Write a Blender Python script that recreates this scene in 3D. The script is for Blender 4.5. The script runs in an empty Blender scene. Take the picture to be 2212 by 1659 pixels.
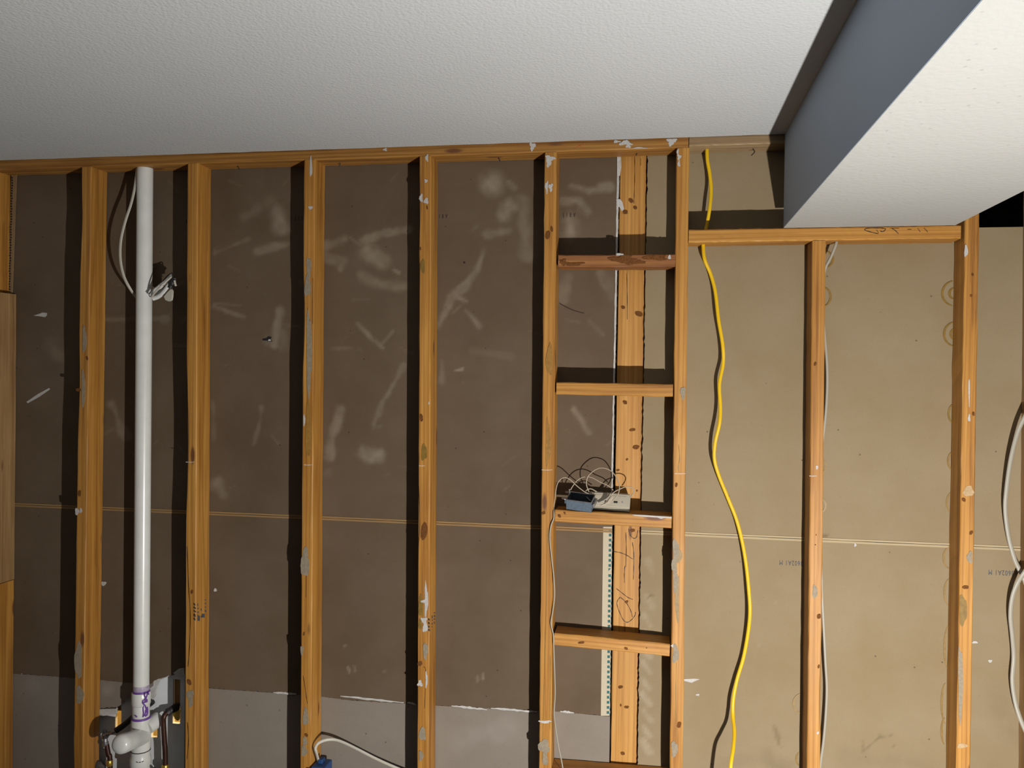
import bpy, bmesh, math, random
import numpy as np
from mathutils import Vector, Matrix

random.seed(7)
rng = np.random.default_rng(7)
SC = bpy.context.scene
COL = SC.collection

# ------------------------------------------------------------------ camera
CAMZ = 1.713
YAW, PITCH, ROLL, FPX = 0.167888, -0.011802, 0.0128782, 1815.58
PW, PH = 2212.0, 1659.0
_f = Vector((-math.sin(YAW), math.cos(YAW), 0)); _r = Vector((math.cos(YAW), math.sin(YAW), 0)); _u = Vector((0, 0, 1))
FW = _f * math.cos(PITCH) + _u * math.sin(PITCH); _u2 = _u * math.cos(PITCH) - _f * math.sin(PITCH)
RT = _r * math.cos(ROLL) + _u2 * math.sin(ROLL); UP = _u2 * math.cos(ROLL) - _r * math.sin(ROLL)
CAM = Vector((0, 0, CAMZ))
cd = bpy.data.cameras.new('camera'); cam = bpy.data.objects.new('camera', cd); COL.objects.link(cam)
cd.sensor_width = 36.0; cd.lens = 36.0 * FPX / PW; cd.clip_start = 0.02
m = Matrix((RT, UP, -FW)).transposed().to_4x4(); m.translation = CAM
cam.matrix_world = m
SC.camera = cam

# ------------------------------------------------------------------ light
w = bpy.data.worlds.new('world'); SC.world = w; w.use_nodes = True
w.node_tree.nodes['Background'].inputs[0].default_value = (0.62, 0.80, 1.0, 1)
w.node_tree.nodes['Background'].inputs[1].default_value = 0.10
ld = bpy.data.lights.new('work_light', 'SPOT'); lo = bpy.data.objects.new('work_light', ld); COL.objects.link(lo)
lo.location = (0.62, 0.857, 0.672)
ld.energy = 262.0; ld.color = (1.0, 0.975, 0.94); ld.spot_size = math.radians(179); ld.spot_blend = 0.45; ld.shadow_soft_size = 0.016
lo.rotation_euler = Vector((0.15, 0.82, 0.50)).to_track_quat('-Z', 'Y').to_euler()
SC.view_settings.view_transform = 'Standard'
SC.view_settings.look = 'None'
SC.view_settings.exposure = 0.0
SC.view_settings.gamma = 1.0

# ------------------------------------------------------------------ pixel helpers (2212 x 1659 frame)
D = 2.62        # front plane of the studs
BK = 2.709      # back drywall, face seen between the studs
CEIL = CAMZ + 0.727
def ray(px, py):
    return RT * ((px - PW/2)/FPX) - UP * ((py - PH/2)/FPX) + FW
def at(px, py, Y):
    v = ray(px, py); return CAM + v * (Y / v.y)
def atX(px, py, X):
    v = ray(px, py); return CAM + v * (X / v.x)
def atZ(px, py, Z):
    v = ray(px, py); return CAM + v * ((Z - CAMZ) / v.z)
def proj_np(P):
    Q = P - np.array(CAM)
    d = Q @ np.array(FW)
    return np.stack([PW/2 + FPX*(Q @ np.array(RT))/d, PH/2 - FPX*(Q @ np.array(UP))/d], -1)

# ------------------------------------------------------------------ materials
MATS = {}
class NT:
    def __init__(s, name):
        s.m = bpy.data.materials.new(name); s.m.use_nodes = True
        s.t = s.m.node_tree; s.b = s.t.nodes['Principled BSDF']; MATS[name] = s.m
    def n(s, kind, **kw):
        nd = s.t.nodes.new(kind)
        for k, v in kw.items():
            if k.startswith('_'): setattr(nd, k[1:], v)
            else: nd.inputs[k.replace('0', ' ')].default_value = v
        return nd
    def l(s, a, b): s.t.links.new(a, b)
    def coords(s, scale, rnd=True):
        tc = s.n('ShaderNodeTexCoord'); mp = s.n('ShaderNodeMapping'); mp.inputs['Scale'].default_value = scale
        s.l(tc.outputs['Object'], mp.inputs['Vector'])
        if rnd:
            oi = s.n('ShaderNodeObjectInfo'); ml = s.n('ShaderNodeMath', _operation='MULTIPLY'); ml.inputs[1].default_value = 61.0
            s.l(oi.outputs['Random'], ml.inputs[0]); cb = s.n('ShaderNodeCombineXYZ')
            for i in range(3): s.l(ml.outputs[0], cb.inputs[i])
            s.l(cb.outputs[0], mp.inputs['Location'])
        return mp.outputs[0]
    def noise(s, vec, scale=1.0, detail=3.0, rough=0.55, dist=0.0):
        nd = s.n('ShaderNodeTexNoise'); nd.inputs['Scale'].default_value = scale; nd.inputs['Detail'].default_value = detail
        nd.inputs['Roughness'].default_value = rough; nd.inputs['Distortion'].default_value = dist
        s.l(vec, nd.inputs['Vector']); return nd.outputs['Fac']
    def ramp(s, fac, stops):
        r = s.n('ShaderNodeValToRGB'); e = r.color_ramp.elements
        e[0].position, e[0].color = stops[0][0], (*stops[0][1], 1); e[1].position, e[1].color = stops[-1][0], (*stops[-1][1], 1)
        for p, c in stops[1:-1]:
            x = e.new(p); x.color = (*c, 1)
        s.l(fac, r.inputs[0]); return r.outputs[0]
    def mix(s, fac, a, b, mode='MIX'):
        x = s.n('ShaderNodeMix', _data_type='RGBA', _blend_type=mode)
        if isinstance(fac, (int, float)): x.inputs[0].default_value = fac
        else: s.l(fac, x.inputs[0])
        for i, v in ((6, a), (7, b)):
            if isinstance(v, tuple): x.inputs[i].default_value = (*v, 1)
            else: s.l(v, x.inputs[i])
        return x.outputs[2]
    def mrange(s, v, a, b, c=0.0, d=1.0):
        x = s.n('ShaderNodeMapRange'); 
        for i, q in enumerate((a, b, c, d)): x.inputs[i+1].default_value = q
        s.l(v, x.inputs[0]); return x.outputs[0]
    def bump(s, h, strength, dist):
        b = s.n('ShaderNodeBump'); b.inputs['Strength'].default_value = strength; b.inputs['Distance'].default_value = dist
        s.l(h, b.inputs['Height']); s.l(b.outputs[0], s.b.inputs['Normal'])
    def out(s, col, rough=0.8, spec=0.3, metal=0.0):
        if isinstance(col, tuple): s.b.inputs['Base Color'].default_value = (*col, 1)
        else: s.l(col, s.b.inputs['Base Color'])
        s.b.inputs['Roughness'].default_value = rough; s.b.inputs['Specular IOR Level'].default_value = spec; s.b.inputs['Metallic'].default_value = metal
        return s.m

def wood(name, dark, mid, light, knot=(0.12, 0.045, 0.015), gloss=0.55, stain=0.35):
    q = NT(name)
    g1 = q.noise(q.coords((42, 42, 1.1)), 1, 4, 0.6, 0.6)
    g2 = q.noise(q.coords((260, 260, 5)), 1, 2)
    g3 = q.noise(q.coords((9, 9, 2.6)), 1, 2)
    a = q.n('ShaderNodeMath', _operation='MULTIPLY_ADD'); q.l(g2, a.inputs[0]); a.inputs[1].default_value = 0.35; q.l(g1, a.inputs[2])
    col = q.ramp(a.outputs[0], [(0.42, dark), (0.62, mid), (0.86, light)])
    wv = q.n('ShaderNodeTexWave', _wave_type='BANDS', _bands_direction='X'); wv.inputs['Scale'].default_value = 1.0
    wv.inputs['Distortion'].default_value = 15.0; wv.inputs['Detail'].default_value = 3.0; wv.inputs['Detail Scale'].default_value = 0.6
    q.l(q.coords((21, 17, 0.8)), wv.inputs['Vector'])
    col = q.mix(q.mrange(wv.outputs['Fac'], 0.5, 1.0, 0, 0.34), col, dark)
    col = q.mix(q.mrange(g3, 0.52, 0.72, 0, stain), col, (mid[0]*0.62, mid[1]*0.5, mid[2]*0.38))
    vo = q.n('ShaderNodeTexVoronoi'); vo.inputs['Scale'].default_value = 1.0
    q.l(q.coords((13, 13, 3.4)), vo.inputs['Vector'])
    kn = q.mrange(vo.outputs['Distance'], 0.075, 0.13, 1, 0)
    col = q.mix(kn, col, knot)
    q.bump(a.outputs[0], 0.25, 0.002)
    return q.out(col, gloss, 0.35)

wood('stud_wood', (0.165, 0.060, 0.009), (0.335, 0.148, 0.024), (0.43, 0.212, 0.044))
wood('plate_wood_shaded', (0.11, 0.041, 0.008), (0.245, 0.106, 0.019), (0.34, 0.165, 0.035))  # stud wood darkened for stain and for the grazing light on the plate
wood('plank_wood', (0.24, 0.102, 0.020), (0.375, 0.175, 0.036), (0.46, 0.24, 0.06), stain=0.2)
wood('stained_block_wood', (0.09, 0.028, 0.009), (0.21, 0.080, 0.022), (0.32, 0.145, 0.043), stain=0.8)
wood('old_wood', (0.13, 0.07, 0.025), (0.27, 0.155, 0.062), (0.35, 0.215, 0.095), stain=0.5)
wood('grey_wood', (0.14, 0.085, 0.040), (0.23, 0.150, 0.075), (0.29, 0.20, 0.105), stain=0.3)

def paper(name, base, mottle, pale):
    q = NT(name)
    v = q.coords((1, 1, 1), False)
    n1 = q.noise(v, 3.2, 4, 0.6); n2 = q.noise(v, 170, 2, 0.6); n3 = q.noise(q.coords((2.2, 2.2, 26), False), 1, 3, 0.6)
    col = q.mix(q.mrange(n1, 0.38, 0.66), base, mottle)
    col = q.mix(q.mrange(n3, 0.5, 0.75, 0, 0.25), col, mottle)
    col = q.mix(q.mrange(n2, 0.60, 0.74, 0, 0.22), col, (base[0]*0.45, base[1]*0.42, base[2]*0.4))
    sp = q.n('ShaderNodeTexVoronoi'); sp.inputs['Scale'].default_value = 17.0; q.l(v, sp.inputs['Vector'])
    col = q.mix(q.mrange(sp.outputs['Distance'], 0.03, 0.055, 0.75, 0), col, (base[0]*0.3, base[1]*0.28, base[2]*0.25))
    at_ = q.n('ShaderNodeAttribute', _attribute_name='smear')
    col = q.mix(at_.outputs['Fac'], col, pale)
    at2 = q.n('ShaderNodeAttribute', _attribute_name='grime')
    col = q.mix(at2.outputs['Fac'], col, (base[0]*0.35, base[1]*0.33, base[2]*0.25))
    q.bump(n2, 0.15, 0.001)
    return q.out(col, 0.85, 0.2)
paper('paper_brown', (0.114, 0.080, 0.052), (0.092, 0.062, 0.037), (0.27, 0.225, 0.165))
paper('paper_tan', (0.226, 0.173, 0.104), (0.204, 0.150, 0.083), (0.34, 0.28, 0.20))
paper('paper_grey', (0.205, 0.176, 0.145), (0.18, 0.152, 0.124), (0.36, 0.33, 0.29))

def plain(name, col, rough=0.6, spec=0.4, metal=0.0, var=0.0, vscale=40, bump=0.0):
    q = NT(name)
    if var or bump:
        n = q.noise(q.coords((1, 1, 1)), vscale, 4, 0.6)
        c = q.mix(q.mrange(n, 0.35, 0.7), col, tuple(c*(1-var) for c in col))
        if bump: q.bump(n, bump, 0.003)
        return q.out(c, rough, spec, metal)
    return q.out(col, rough, spec, metal)
plain('gypsum', (0.47, 0.455, 0.43), 0.9, 0.2, var=0.25, vscale=60, bump=0.4)
plain('paint_smear', (0.43, 0.41, 0.385), 0.8, 0.2, var=0.2, vscale=200)
plain('adhesive_grey', (0.25, 0.205, 0.145), 0.7, 0.3, var=0.25, vscale=120, bump=0.3)
plain('adhesive_ochre', (0.205, 0.120, 0.022), 0.45, 0.4, var=0.3, vscale=90)
plain('adhesive_amber', (0.29, 0.145, 0.026), 0.5, 0.4, var=0.3, vscale=90)
plain('chalk', (0.46, 0.44, 0.42), 0.9, 0.1)
plain('marker_ink', (0.030, 0.020, 0.018), 0.7, 0.2)
plain('stamp_ink', (0.055, 0.06, 0.075), 0.8, 0.2)
plain('red_ink', (0.35, 0.09, 0.03), 0.8, 0.2)
plain('knot_wood', (0.155, 0.060, 0.017), 0.85, 0.1, var=0.5, vscale=220)
plain('crack_dark', (0.045, 0.018, 0.008), 0.9, 0.1)
plain('pvc', (0.63, 0.63, 0.59), 0.28, 0.5, var=0.10, vscale=14)
plain('primer_purple', (0.13, 0.05, 0.26), 0.5, 0.4)
plain('primer_stain', (0.42, 0.36, 0.46), 0.5, 0.4, var=0.3, vscale=90)
plain('scuff_wood', (0.42, 0.29, 0.16), 0.8, 0.2, var=0.3, vscale=150)
plain('copper', (0.060, 0.022, 0.014), 0.45, 0.5, 0.55, var=0.5, vscale=60)
plain('solder_black', (0.028, 0.024, 0.024), 0.5, 0.5, 0.3)
plain('brass', (0.55, 0.36, 0.07), 0.35, 0.5, 0.8)
plain('steel', (0.42, 0.42, 0.44), 0.35, 0.5, 0.85, var=0.3, vscale=90)
plain('nail_steel', (0.05, 0.035, 0.028), 0.6, 0.4, 0.4)
plain('galvanized', (0.125, 0.165, 0.21), 0.5, 0.5, 0.35, var=0.3, vscale=120)
plain('box_inside_shade', (0.05, 0.06, 0.075), 0.7, 0.3)
plain('cream_plastic', (0.36, 0.32, 0.245), 0.45, 0.4, var=0.06, vscale=30)
plain('black_plastic', (0.015, 0.013, 0.013), 0.5, 0.4)
plain('yellow_jacket', (0.60, 0.37, 0.004), 0.45, 0.35)
plain('white_jacket_brightened', (0.42, 0.39, 0.33), 0.45, 0.4)  # same jacket as white_jacket, brightened to offset the weaker light at the left
plain('white_jacket', (0.275, 0.25, 0.20), 0.45, 0.4)
plain('grey_jacket', (0.30, 0.245, 0.175), 0.5, 0.4)
plain('blue_plastic', (0.015, 0.05, 0.15), 0.45, 0.4)
plain('insulation', (0.10, 0.09, 0.08), 0.95, 0.1, var=0.5, vscale=40, bump=0.8)
plain('rag_white', (0.62, 0.62, 0.58), 0.9, 0.1, var=0.15, vscale=60, bump=0.5)
plain('seam_paper_brown', (0.24, 0.145, 0.062), 0.8, 0.2)
plain('seam_paper_tan', (0.34, 0.265, 0.16), 0.8, 0.2)
plain('tape_cream', (0.42, 0.36, 0.26), 0.8, 0.2, var=0.05)
plain('tape_check', (0.035, 0.105, 0.105), 0.8, 0.2)
plain('cavity_dark', (0.010, 0.009, 0.008), 0.95, 0.1)  # near-black, deep shade put into the colour
plain('room_paint', (0.55, 0.53, 0.49), 0.85, 0.2)
plain('warm_paint', (0.72, 0.56, 0.26), 0.85, 0.2)
plain('floor_concrete', (0.16, 0.15, 0.14), 0.85, 0.2, var=0.3, vscale=4)
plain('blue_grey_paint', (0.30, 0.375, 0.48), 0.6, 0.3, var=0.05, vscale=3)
def textured(name, col, sc1, bump, speck=0.0):
    q = NT(name); v = q.coords((1, 1, 1), False)
    n1 = q.noise(v, sc1, 3, 0.6); n2 = q.noise(v, 1.4, 3)
    vo = q.n('ShaderNodeTexVoronoi'); vo.inputs['Scale'].default_value = sc1*0.8; q.l(v, vo.inputs['Vector'])
    h = q.n('ShaderNodeMath', _operation='MULTIPLY_ADD'); q.l(vo.outputs['Distance'], h.inputs[0]); h.inputs[1].default_value = -0.6; q.l(n1, h.inputs[2])
    c = q.mix(q.mrange(n2, 0.35, 0.7), col, tuple(x*0.95 for x in col))
    if speck:
        v2 = q.n('ShaderNodeTexVoronoi'); v2.inputs['Scale'].default_value = 28.0; q.l(v, v2.inputs['Vector'])
        c = q.mix(q.mrange(v2.outputs['Distance'], 0.05, 0.10, speck, 0), c, tuple(x*0.55 for x in col))
    q.bump(h.outputs[0], bump, 0.004)
    return q.out(c, 0.85, 0.2)
textured('ceiling_texture', (0.422, 0.432, 0.437), 150, 0.45)
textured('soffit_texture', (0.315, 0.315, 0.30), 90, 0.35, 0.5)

# ------------------------------------------------------------------ builders
def mesh_obj(name, verts, faces, mat, parent=None, M=None, smooth=False, mats=None, fmat=None):
    """verts in world space; stored relative to M (own frame) or to the parent's frame"""
    frame = M
    if parent is not None: frame = FR[parent.name]
    elif M is None:
        lo_ = Vector([min(v[i] for v in verts) for i in range(3)]); hi_ = Vector([max(v[i] for v in verts) for i in range(3)])
        frame = Matrix.Translation(((lo_.x+hi_.x)/2, (lo_.y+hi_.y)/2, lo_.z))
    inv = frame.inverted()
    me = bpy.data.meshes.new(name)
    me.from_pydata([inv @ Vector(v) for v in verts], [], faces)
    for mm in (mats or [mat]): me.materials.append(MATS[mm])
    if fmat is not None: me.polygons.foreach_set('material_index', fmat)
    if smooth: me.polygons.foreach_set('use_smooth', [True]*len(me.polygons))
    me.validate(); me.update()
    bm = bmesh.new(); bm.from_mesh(me); bmesh.ops.recalc_face_normals(bm, faces=bm.faces); bm.to_mesh(me); bm.free()
    o = bpy.data.objects.new(name, me); COL.objects.link(o)
    if parent is not None: o.parent = parent
    else: o.matrix_world = frame
    FR[o.name] = frame
    return o
FR = {}
def empty(name, loc):
    o = bpy.data.objects.new(name, None); COL.objects.link(o); o.location = loc; o.empty_display_size = 0.05
    FR[o.name] = Matrix.Translation(loc); return o
def mark(o, label=None, cat=None, group=None, kind=None):
    if label: o['label'] = label
    if cat: o['category'] = cat
    if group: o['group'] = group
    if kind: o['kind'] = kind
    return o
class MB:
    def __init__(s): s.v = []; s.f = []; s.mi = []
    def add(s, v, f, mi=0):
        k = len(s.v); s.v += [Vector(x) for x in v]; s.f += [tuple(i+k for i in q) for q in f]; s.mi += [mi]*len(f); return s
    def box(s, lo_, hi_, M=None, mi=0, bev=0.0):
        if bev > 0:
            bm = bmesh.new(); bmesh.ops.create_cube(bm, size=1)
            c = [(a+b)/2 for a, b in zip(lo_, hi_)]; d = [b-a for a, b in zip(lo_, hi_)]
            for vv in bm.verts: vv.co = Vector([c[i]+vv.co[i]*d[i] for i in range(3)])
            bmesh.ops.bevel(bm, geom=list(bm.edges), offset=bev, segments=2, affect='EDGES', profile=0.5)
            bm.verts.index_update(); V = [vv.co.copy() for vv in bm.verts]; Fc = [[x.index for x in f.verts] for f in bm.faces]; bm.free()
        else:
            V = [Vector((x, y, z)) for x in (lo_[0], hi_[0]) for y in (lo_[1], hi_[1]) for z in (lo_[2], hi_[2])]
            Fc = [(0,1,3,2),(4,6,7,5),(0,4,5,1),(2,3,7,6),(0,2,6,4),(1,5,7,3)]
        if M is not None: V = [M @ v for v in V]
        return s.add(V, Fc, mi)
    def prism(s, poly, off, mi=0):
        """poly: 3D points of one face, off: extrusion vector"""
        n = len(poly); V = [Vector(p) for p in poly] + [Vector(p)+Vector(off) for p in poly]
        Fc = [tuple(range(n)), tuple(range(2*n-1, n-1, -1))] + [(i, (i+1) % n, n+(i+1) % n, n+i) for i in range(n)]
        return s.add(V, Fc, mi)
    def tube(s, pts, r, seg=10, ry=None, ref=None, mi=0, smooth=6, radii=None):
        P = catmull([Vector(p) for p in pts], smooth) if smooth > 1 and len(pts) > 2 else [Vector(p) for p in pts]
        ry = r if ry is None else ry; n = len(P); V = []; ref = Vector(ref) if ref else Vector((0, 1, 0)); last = None
        for i, p in enumerate(P):
            t = (P[min(i+1, n-1)] - P[max(i-1, 0)]).normalized()
            a = t.cross(ref)
            if a.length < 0.05: a = last.copy() if last else t.orthogonal()
            a = (a - t*a.dot(t)).normalized()
            if last and a.dot(last) < 0: a = -a
            last = a; b = t.cross(a)
            k = radii[i*len(radii)//n] if radii else 1.0
            for j in range(seg):
                th = 2*math.pi*j/seg; V.append(p + a*(r*k*math.cos(th)) + b*(ry*k*math.sin(th)))
        Fc = [(i*seg+j, i*seg+(j+1) % seg, (i+1)*seg+(j+1) % seg, (i+1)*seg+j) for i in range(n-1) for j in range(seg)]
        Fc += [tuple(range(seg-1, -1, -1)), tuple((n-1)*seg+j for j in range(seg))]
        return s.add(V, Fc, mi)
    def lathe(s, p0, axis, prof, seg=28, mi=0):
        """prof: list of (distance along axis, radius)"""
        ax = Vector(axis).normalized(); a = ax.orthogonal().normalized(); b = ax.cross(a); V = []; p0 = Vector(p0)
        for d, r in prof:
            for j in range(seg):
                th = 2*math.pi*j/seg; V.append(p0 + ax*d + a*(r*math.cos(th)) + b*(r*math.sin(th)))
        n = len(prof)
        Fc = [(i*seg+j, i*seg+(j+1) % seg, (i+1)*seg+(j+1) % seg, (i+1)*seg+j) for i in range(n-1) for j in range(seg)]
        Fc += [tuple(range(seg-1, -1, -1)), tuple((n-1)*seg+j for j in range(seg))]
        return s.add(V, Fc, mi)
    def build(s, name, mat, parent=None, M=None, smooth=False, mats=None):
        return mesh_obj(name, s.v, s.f, mat, parent, M, smooth, mats, s.mi if mats else None)
def auto_smooth(o, deg=35):
    me = o.data; me.polygons.foreach_set('use_smooth', [True]*len(me.polygons))
    bm = bmesh.new(); bm.from_mesh(me)
    for e in bm.edges:
        e.smooth = not (len(e.link_faces) == 2 and e.calc_face_angle(0) > math.radians(deg))
    bm.to_mesh(me); bm.free(); return o
def catmull(P, k):
    out = []; Q = [P[0]*2-P[1]] + P + [P[-1]*2-P[-2]]
    for i in range(1, len(Q)-2):
        for j in range(k):
            t = j/k; a, b, c, d = Q[i-1], Q[i], Q[i+1], Q[i+2]
            out.append(0.5*((2*b)+(c-a)*t+(2*a-5*b+4*c-d)*t*t+(3*b-a-3*c+d)*t**3))
    out.append(P[-1]); return out

def board(name, P0, P1, wx, dy, mat, nseg=30, jit=0.0007, bev=0.0025, wane=None, yref=(0, 1, 0)):
    """sawn timber from end centre P0 to P1; local Z along the board, local Y towards the back wall"""
    P0, P1 = Vector(P0), Vector(P1); L = (P1-P0).length; z = (P1-P0).normalized(); x = Vector(yref).cross(z).normalized(); y = z.cross(x)
    M = Matrix((x, y, z)).transposed().to_4x4(); M.translation = P0
    V = []; sx, sy = wx/2, dy/2; b = bev
    base = [(-sx+b, -sy), (sx-b, -sy), (sx, -sy+b), (sx, sy-b), (sx-b, sy), (-sx+b, sy), (-sx, sy-b), (-sx, -sy+b)]
    ph = [random.uniform(0, 6.28) for _ in range(8)]
    for i in range(nseg+1):
        t = i/nseg
        bow = 0.0008*math.sin(3.0*t+ph[0])
        for k, (bx, by) in enumerate(base):
            e = 0 if i in (0, nseg) else 1
            jx = e*(random.gauss(0, jit)*0.6 + bow); jy = e*random.gauss(0, jit)*0.3
            if wane:
                for (t0, t1, corner, amt) in wane:
                    if t0 < t < t1 and k in ((7, 0) if corner == 'L' else (1, 2)):
                        s_ = math.sin(math.pi*(t-t0)/(t1-t0))
                        jx += amt*s_*(1 if corner == 'L' else -1)*(1 if k in (0, 1) else 0.35); jy += amt*s_*(0.8 if k in (7, 2) else 0)
            V.append(M @ Vector((bx+jx, by+jy, t*L)))
    F = [(i*8+k, i*8+(k+1) % 8, (i+1)*8+(k+1) % 8, (i+1)*8+k) for i in range(nseg) for k in range(8)]
    F += [tuple(range(7, -1, -1)), tuple(nseg*8+k for k in range(8))]
    return mesh_obj(name, V, F, mat, M=M)

def poly_blob(cx, cy, rx, ry, n=22, rough=0.16, lob=3):
    ph = random.uniform(0, 6.28); out = []
    for i in range(n):
        a = 2*math.pi*i/n; k = 1 + rough*math.sin(lob*a+ph) + random.uniform(-rough, rough)*0.6
        sq = 1.0/max(abs(math.cos(a))**3+abs(math.sin(a))**3, 1e-3)**(1/3)
        out.append((cx+rx*k*math.cos(a)*(0.55+0.45*sq), cy+ry*k*math.sin(a)*(0.55+0.45*sq)))
    return out
DC = [0]
def decal(name, parent, poly, mat, Y=D, th=0.0009, plane='Y', X=None):
    """thin raised patch on a face; poly in photo pixels"""
    DC[0] += 1; th += 0.00013*(DC[0] % 7)
    if plane == 'Y':
        pts = [at(px, py, Y-th) for px, py in poly]; off = (0, th*0.9, 0)
    else:
        s_ = 1 if X < 0 else -1
        pts = [atX(px, py, X + s_*th) for px, py in poly]; off = (-s_*th*0.9, 0, 0)
    return MB().prism(pts, off).build(name, mat, parent)
def blob(name, parent, box, mat, Y=D, **kw):
    x0, y0, x1, y1 = box
    return decal(name, parent, poly_blob((x0+x1)/2, (y0+y1)/2, (x1-x0)/2, (y1-y0)/2, **kw), mat, Y)
def strokes(name, parent, lines, width, mat, Y, th=0.0005):
    """pen strokes as flat ribbons lying on a face; pixel coordinates"""
    mb = MB()
    for ln in lines:
        P = [Vector(p).to_3d() for p in ln]; P = catmull(P, 4) if len(P) > 2 else P
        n = len(P)
        L, R = [], []
        for i, p in enumerate(P):
            t = P[min(i+1, n-1)] - P[max(i-1, 0)]; t.normalize(); nn = Vector((-t.y, t.x, 0))
            w_ = width*(0.75+0.25*math.sin(i*1.7))*(0.6 if i in (0, n-1) else 1)/2
            L.append(p+nn*w_); R.append(p-nn*w_)
        V = [at(q.x, q.y, Y-th) for q in L] + [at(q.x, q.y, Y-th) for q in R]
        V += [v+Vector((0, th*0.9, 0)) for v in V]
        F = []
        for i in range(n-1):
            F.append((i, i+1, n+i+1, n+i)); F.append((2*n+i, 3*n+i, 3*n+i+1, 2*n+i+1))
            F.append((i, 2*n+i, 2*n+i+1, i+1)); F.append((n+i, n+i+1, 3*n+i+1, 3*n+i))
        F += [(0, n, 3*n, 2*n), (n-1, 3*n-1, 4*n-1, 2*n-1)]
        mb.add(V, F)
    return mark(mb.build(name, mat, parent), kind='stuff')
def text(name, parent, body, px, py, Y, h, mat, rot=math.pi, space=1.0, sx=0.66):
    """flat print on the wall; px,py = middle of the print, h = letter height in metres"""
    cu = bpy.data.curves.new(name, 'FONT'); cu.body = body; cu.size = h/0.70; cu.align_x = 'CENTER'; cu.align_y = 'CENTER'; cu.extrude = 0.0003; cu.space_character = space
    ob = bpy.data.objects.new(name, cu); COL.objects.link(ob); bpy.context.view_layer.update()
    me = bpy.data.meshes.new_from_object(ob.evaluated_get(bpy.context.evaluated_depsgraph_get()))
    bpy.data.objects.remove(ob); bpy.data.curves.remove(cu)
    p = at(px, py, Y-0.0004)
    M = Matrix.Translation(p) @ Matrix.Rotation(rot, 4, 'Y') @ Matrix.Rotation(math.pi/2, 4, 'X') @ Matrix.Diagonal((sx, 1, 1, 1))
    me.transform(FR[parent.name].inverted() @ M); me.materials.clear(); me.materials.append(MATS[mat])
    o = bpy.data.objects.new(name, me); COL.objects.link(o); o.parent = parent; return o

# ------------------------------------------------------------------ the room shell
def slab(name, lo_, hi_, mat, kind='structure', parent=None):
    o = MB().box(lo_, hi_).build(name, mat, parent)
    if parent is None: o['kind'] = kind
    return o
slab('floor', (-3.2, -3.2, -0.1), (3.2, BK+0.7, 0.0), 'floor_concrete')
slab('wall_left', (-2.74, -3.2, 0.0), (-2.63, BK+0.7, CEIL+0.05), 'room_paint')
slab('wall_right', (3.2, -3.2, 0.0), (3.3, BK+0.7, CEIL+0.3), 'room_paint')
# ceiling drywall with a ragged cut edge along the opened wall
nx = 160; V = []; F = []
for i in range(nx+1):
    x = -3.2 + 6.4*i/nx
    yy = D - 0.004 + (random.gauss(0, 0.0012) if 0 < i < nx else 0)
    V += [(x, -3.2, CEIL), (x, yy, CEIL), (x, yy, CEIL+0.0125), (x, -3.2, CEIL+0.0125)]
for i in range(nx):
    a = i*4; b = a+4
    for k in range(4): F.append((a+k, a+(k+1) % 4, b+(k+1) % 4, b+k))
F += [(0, 1, 2, 3), (nx*4+3, nx*4+2, nx*4+1, nx*4)]
mark(mesh_obj('ceiling', V, F, 'ceiling_texture', M=Matrix.Translation((0, 0, CEIL))), kind='structure')
slab('light_block_deck', (-3.3, -3.2, CEIL+0.05), (3.3, BK+0.7, CEIL+0.15), 'cavity_dark')      # unseen deck added above the ceiling to keep world light out
slab('cavity_backing', (-3.2, BK+0.62, 0.0), (3.2, BK+0.66, CEIL+0.05), 'cavity_dark')         # near-black backing; the dark of the wall cavity is put into its colour

# boxed beam (soffit)
SX0 = at(1692, 490, D).x; SX1 = at(2063, 487, D).x; SZ = CAMZ + 0.447
sof = mark(empty('soffit', ((SX0+SX1)/2, D, SZ)), 'boxed soffit beam with white textured underside and blue grey side', 'soffit', kind='structure')
t_ = 0.0125
def sheet_edge(mbname, mat, lo_, hi_, lab):
    o = MB().box(lo_, hi_, bev=0.0004).build(mbname, mat, sof); o['label'] = lab; return o
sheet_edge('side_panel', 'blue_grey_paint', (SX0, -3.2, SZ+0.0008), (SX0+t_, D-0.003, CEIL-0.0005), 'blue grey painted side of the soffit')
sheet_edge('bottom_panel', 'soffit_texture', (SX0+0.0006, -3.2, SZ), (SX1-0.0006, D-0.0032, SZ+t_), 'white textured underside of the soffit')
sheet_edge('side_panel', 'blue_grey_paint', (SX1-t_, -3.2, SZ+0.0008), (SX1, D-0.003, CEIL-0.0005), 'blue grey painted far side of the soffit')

# ------------------------------------------------------------------ back wall: sheets seen from behind
wb = mark(empty('wall_back', (0, BK, 0)), 'back of brown and tan drywall sheets behind the studs', 'wall', kind='structure')
def interp(pts):
    xs = [p[0] for p in pts]; ys = [p[1] for p in pts]
    return lambda x: float(np.interp(x, xs, ys))
def fbm(P, f, seed):
    r = np.random.default_rng(seed); out = np.zeros(len(P))
    for o in range(5):
        for k in range(4):
            d = r.normal(size=2); d /= np.linalg.norm(d); out += np.sin(P @ d * f*(1.9**o) * r.uniform(0.7, 1.4) + r.uniform(0, 6.28)) / (1.7**o)
    return out / 5.0
def polydist(P, pts):
    best = np.full(len(P), 1e9)
    if len(pts) == 1: return np.hypot(P[:, 0]-pts[0][0], P[:, 1]-pts[0][1])
    for a, b in zip(pts[:-1], pts[1:]):
        a = np.array(a, float); b = np.array(b, float); ab = b-a
        t = np.clip(((P-a) @ ab)/(ab @ ab), 0, 1); q = a + t[:, None]*ab
        best = np.minimum(best, np.hypot(*(P-q).T))
    return best
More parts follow.
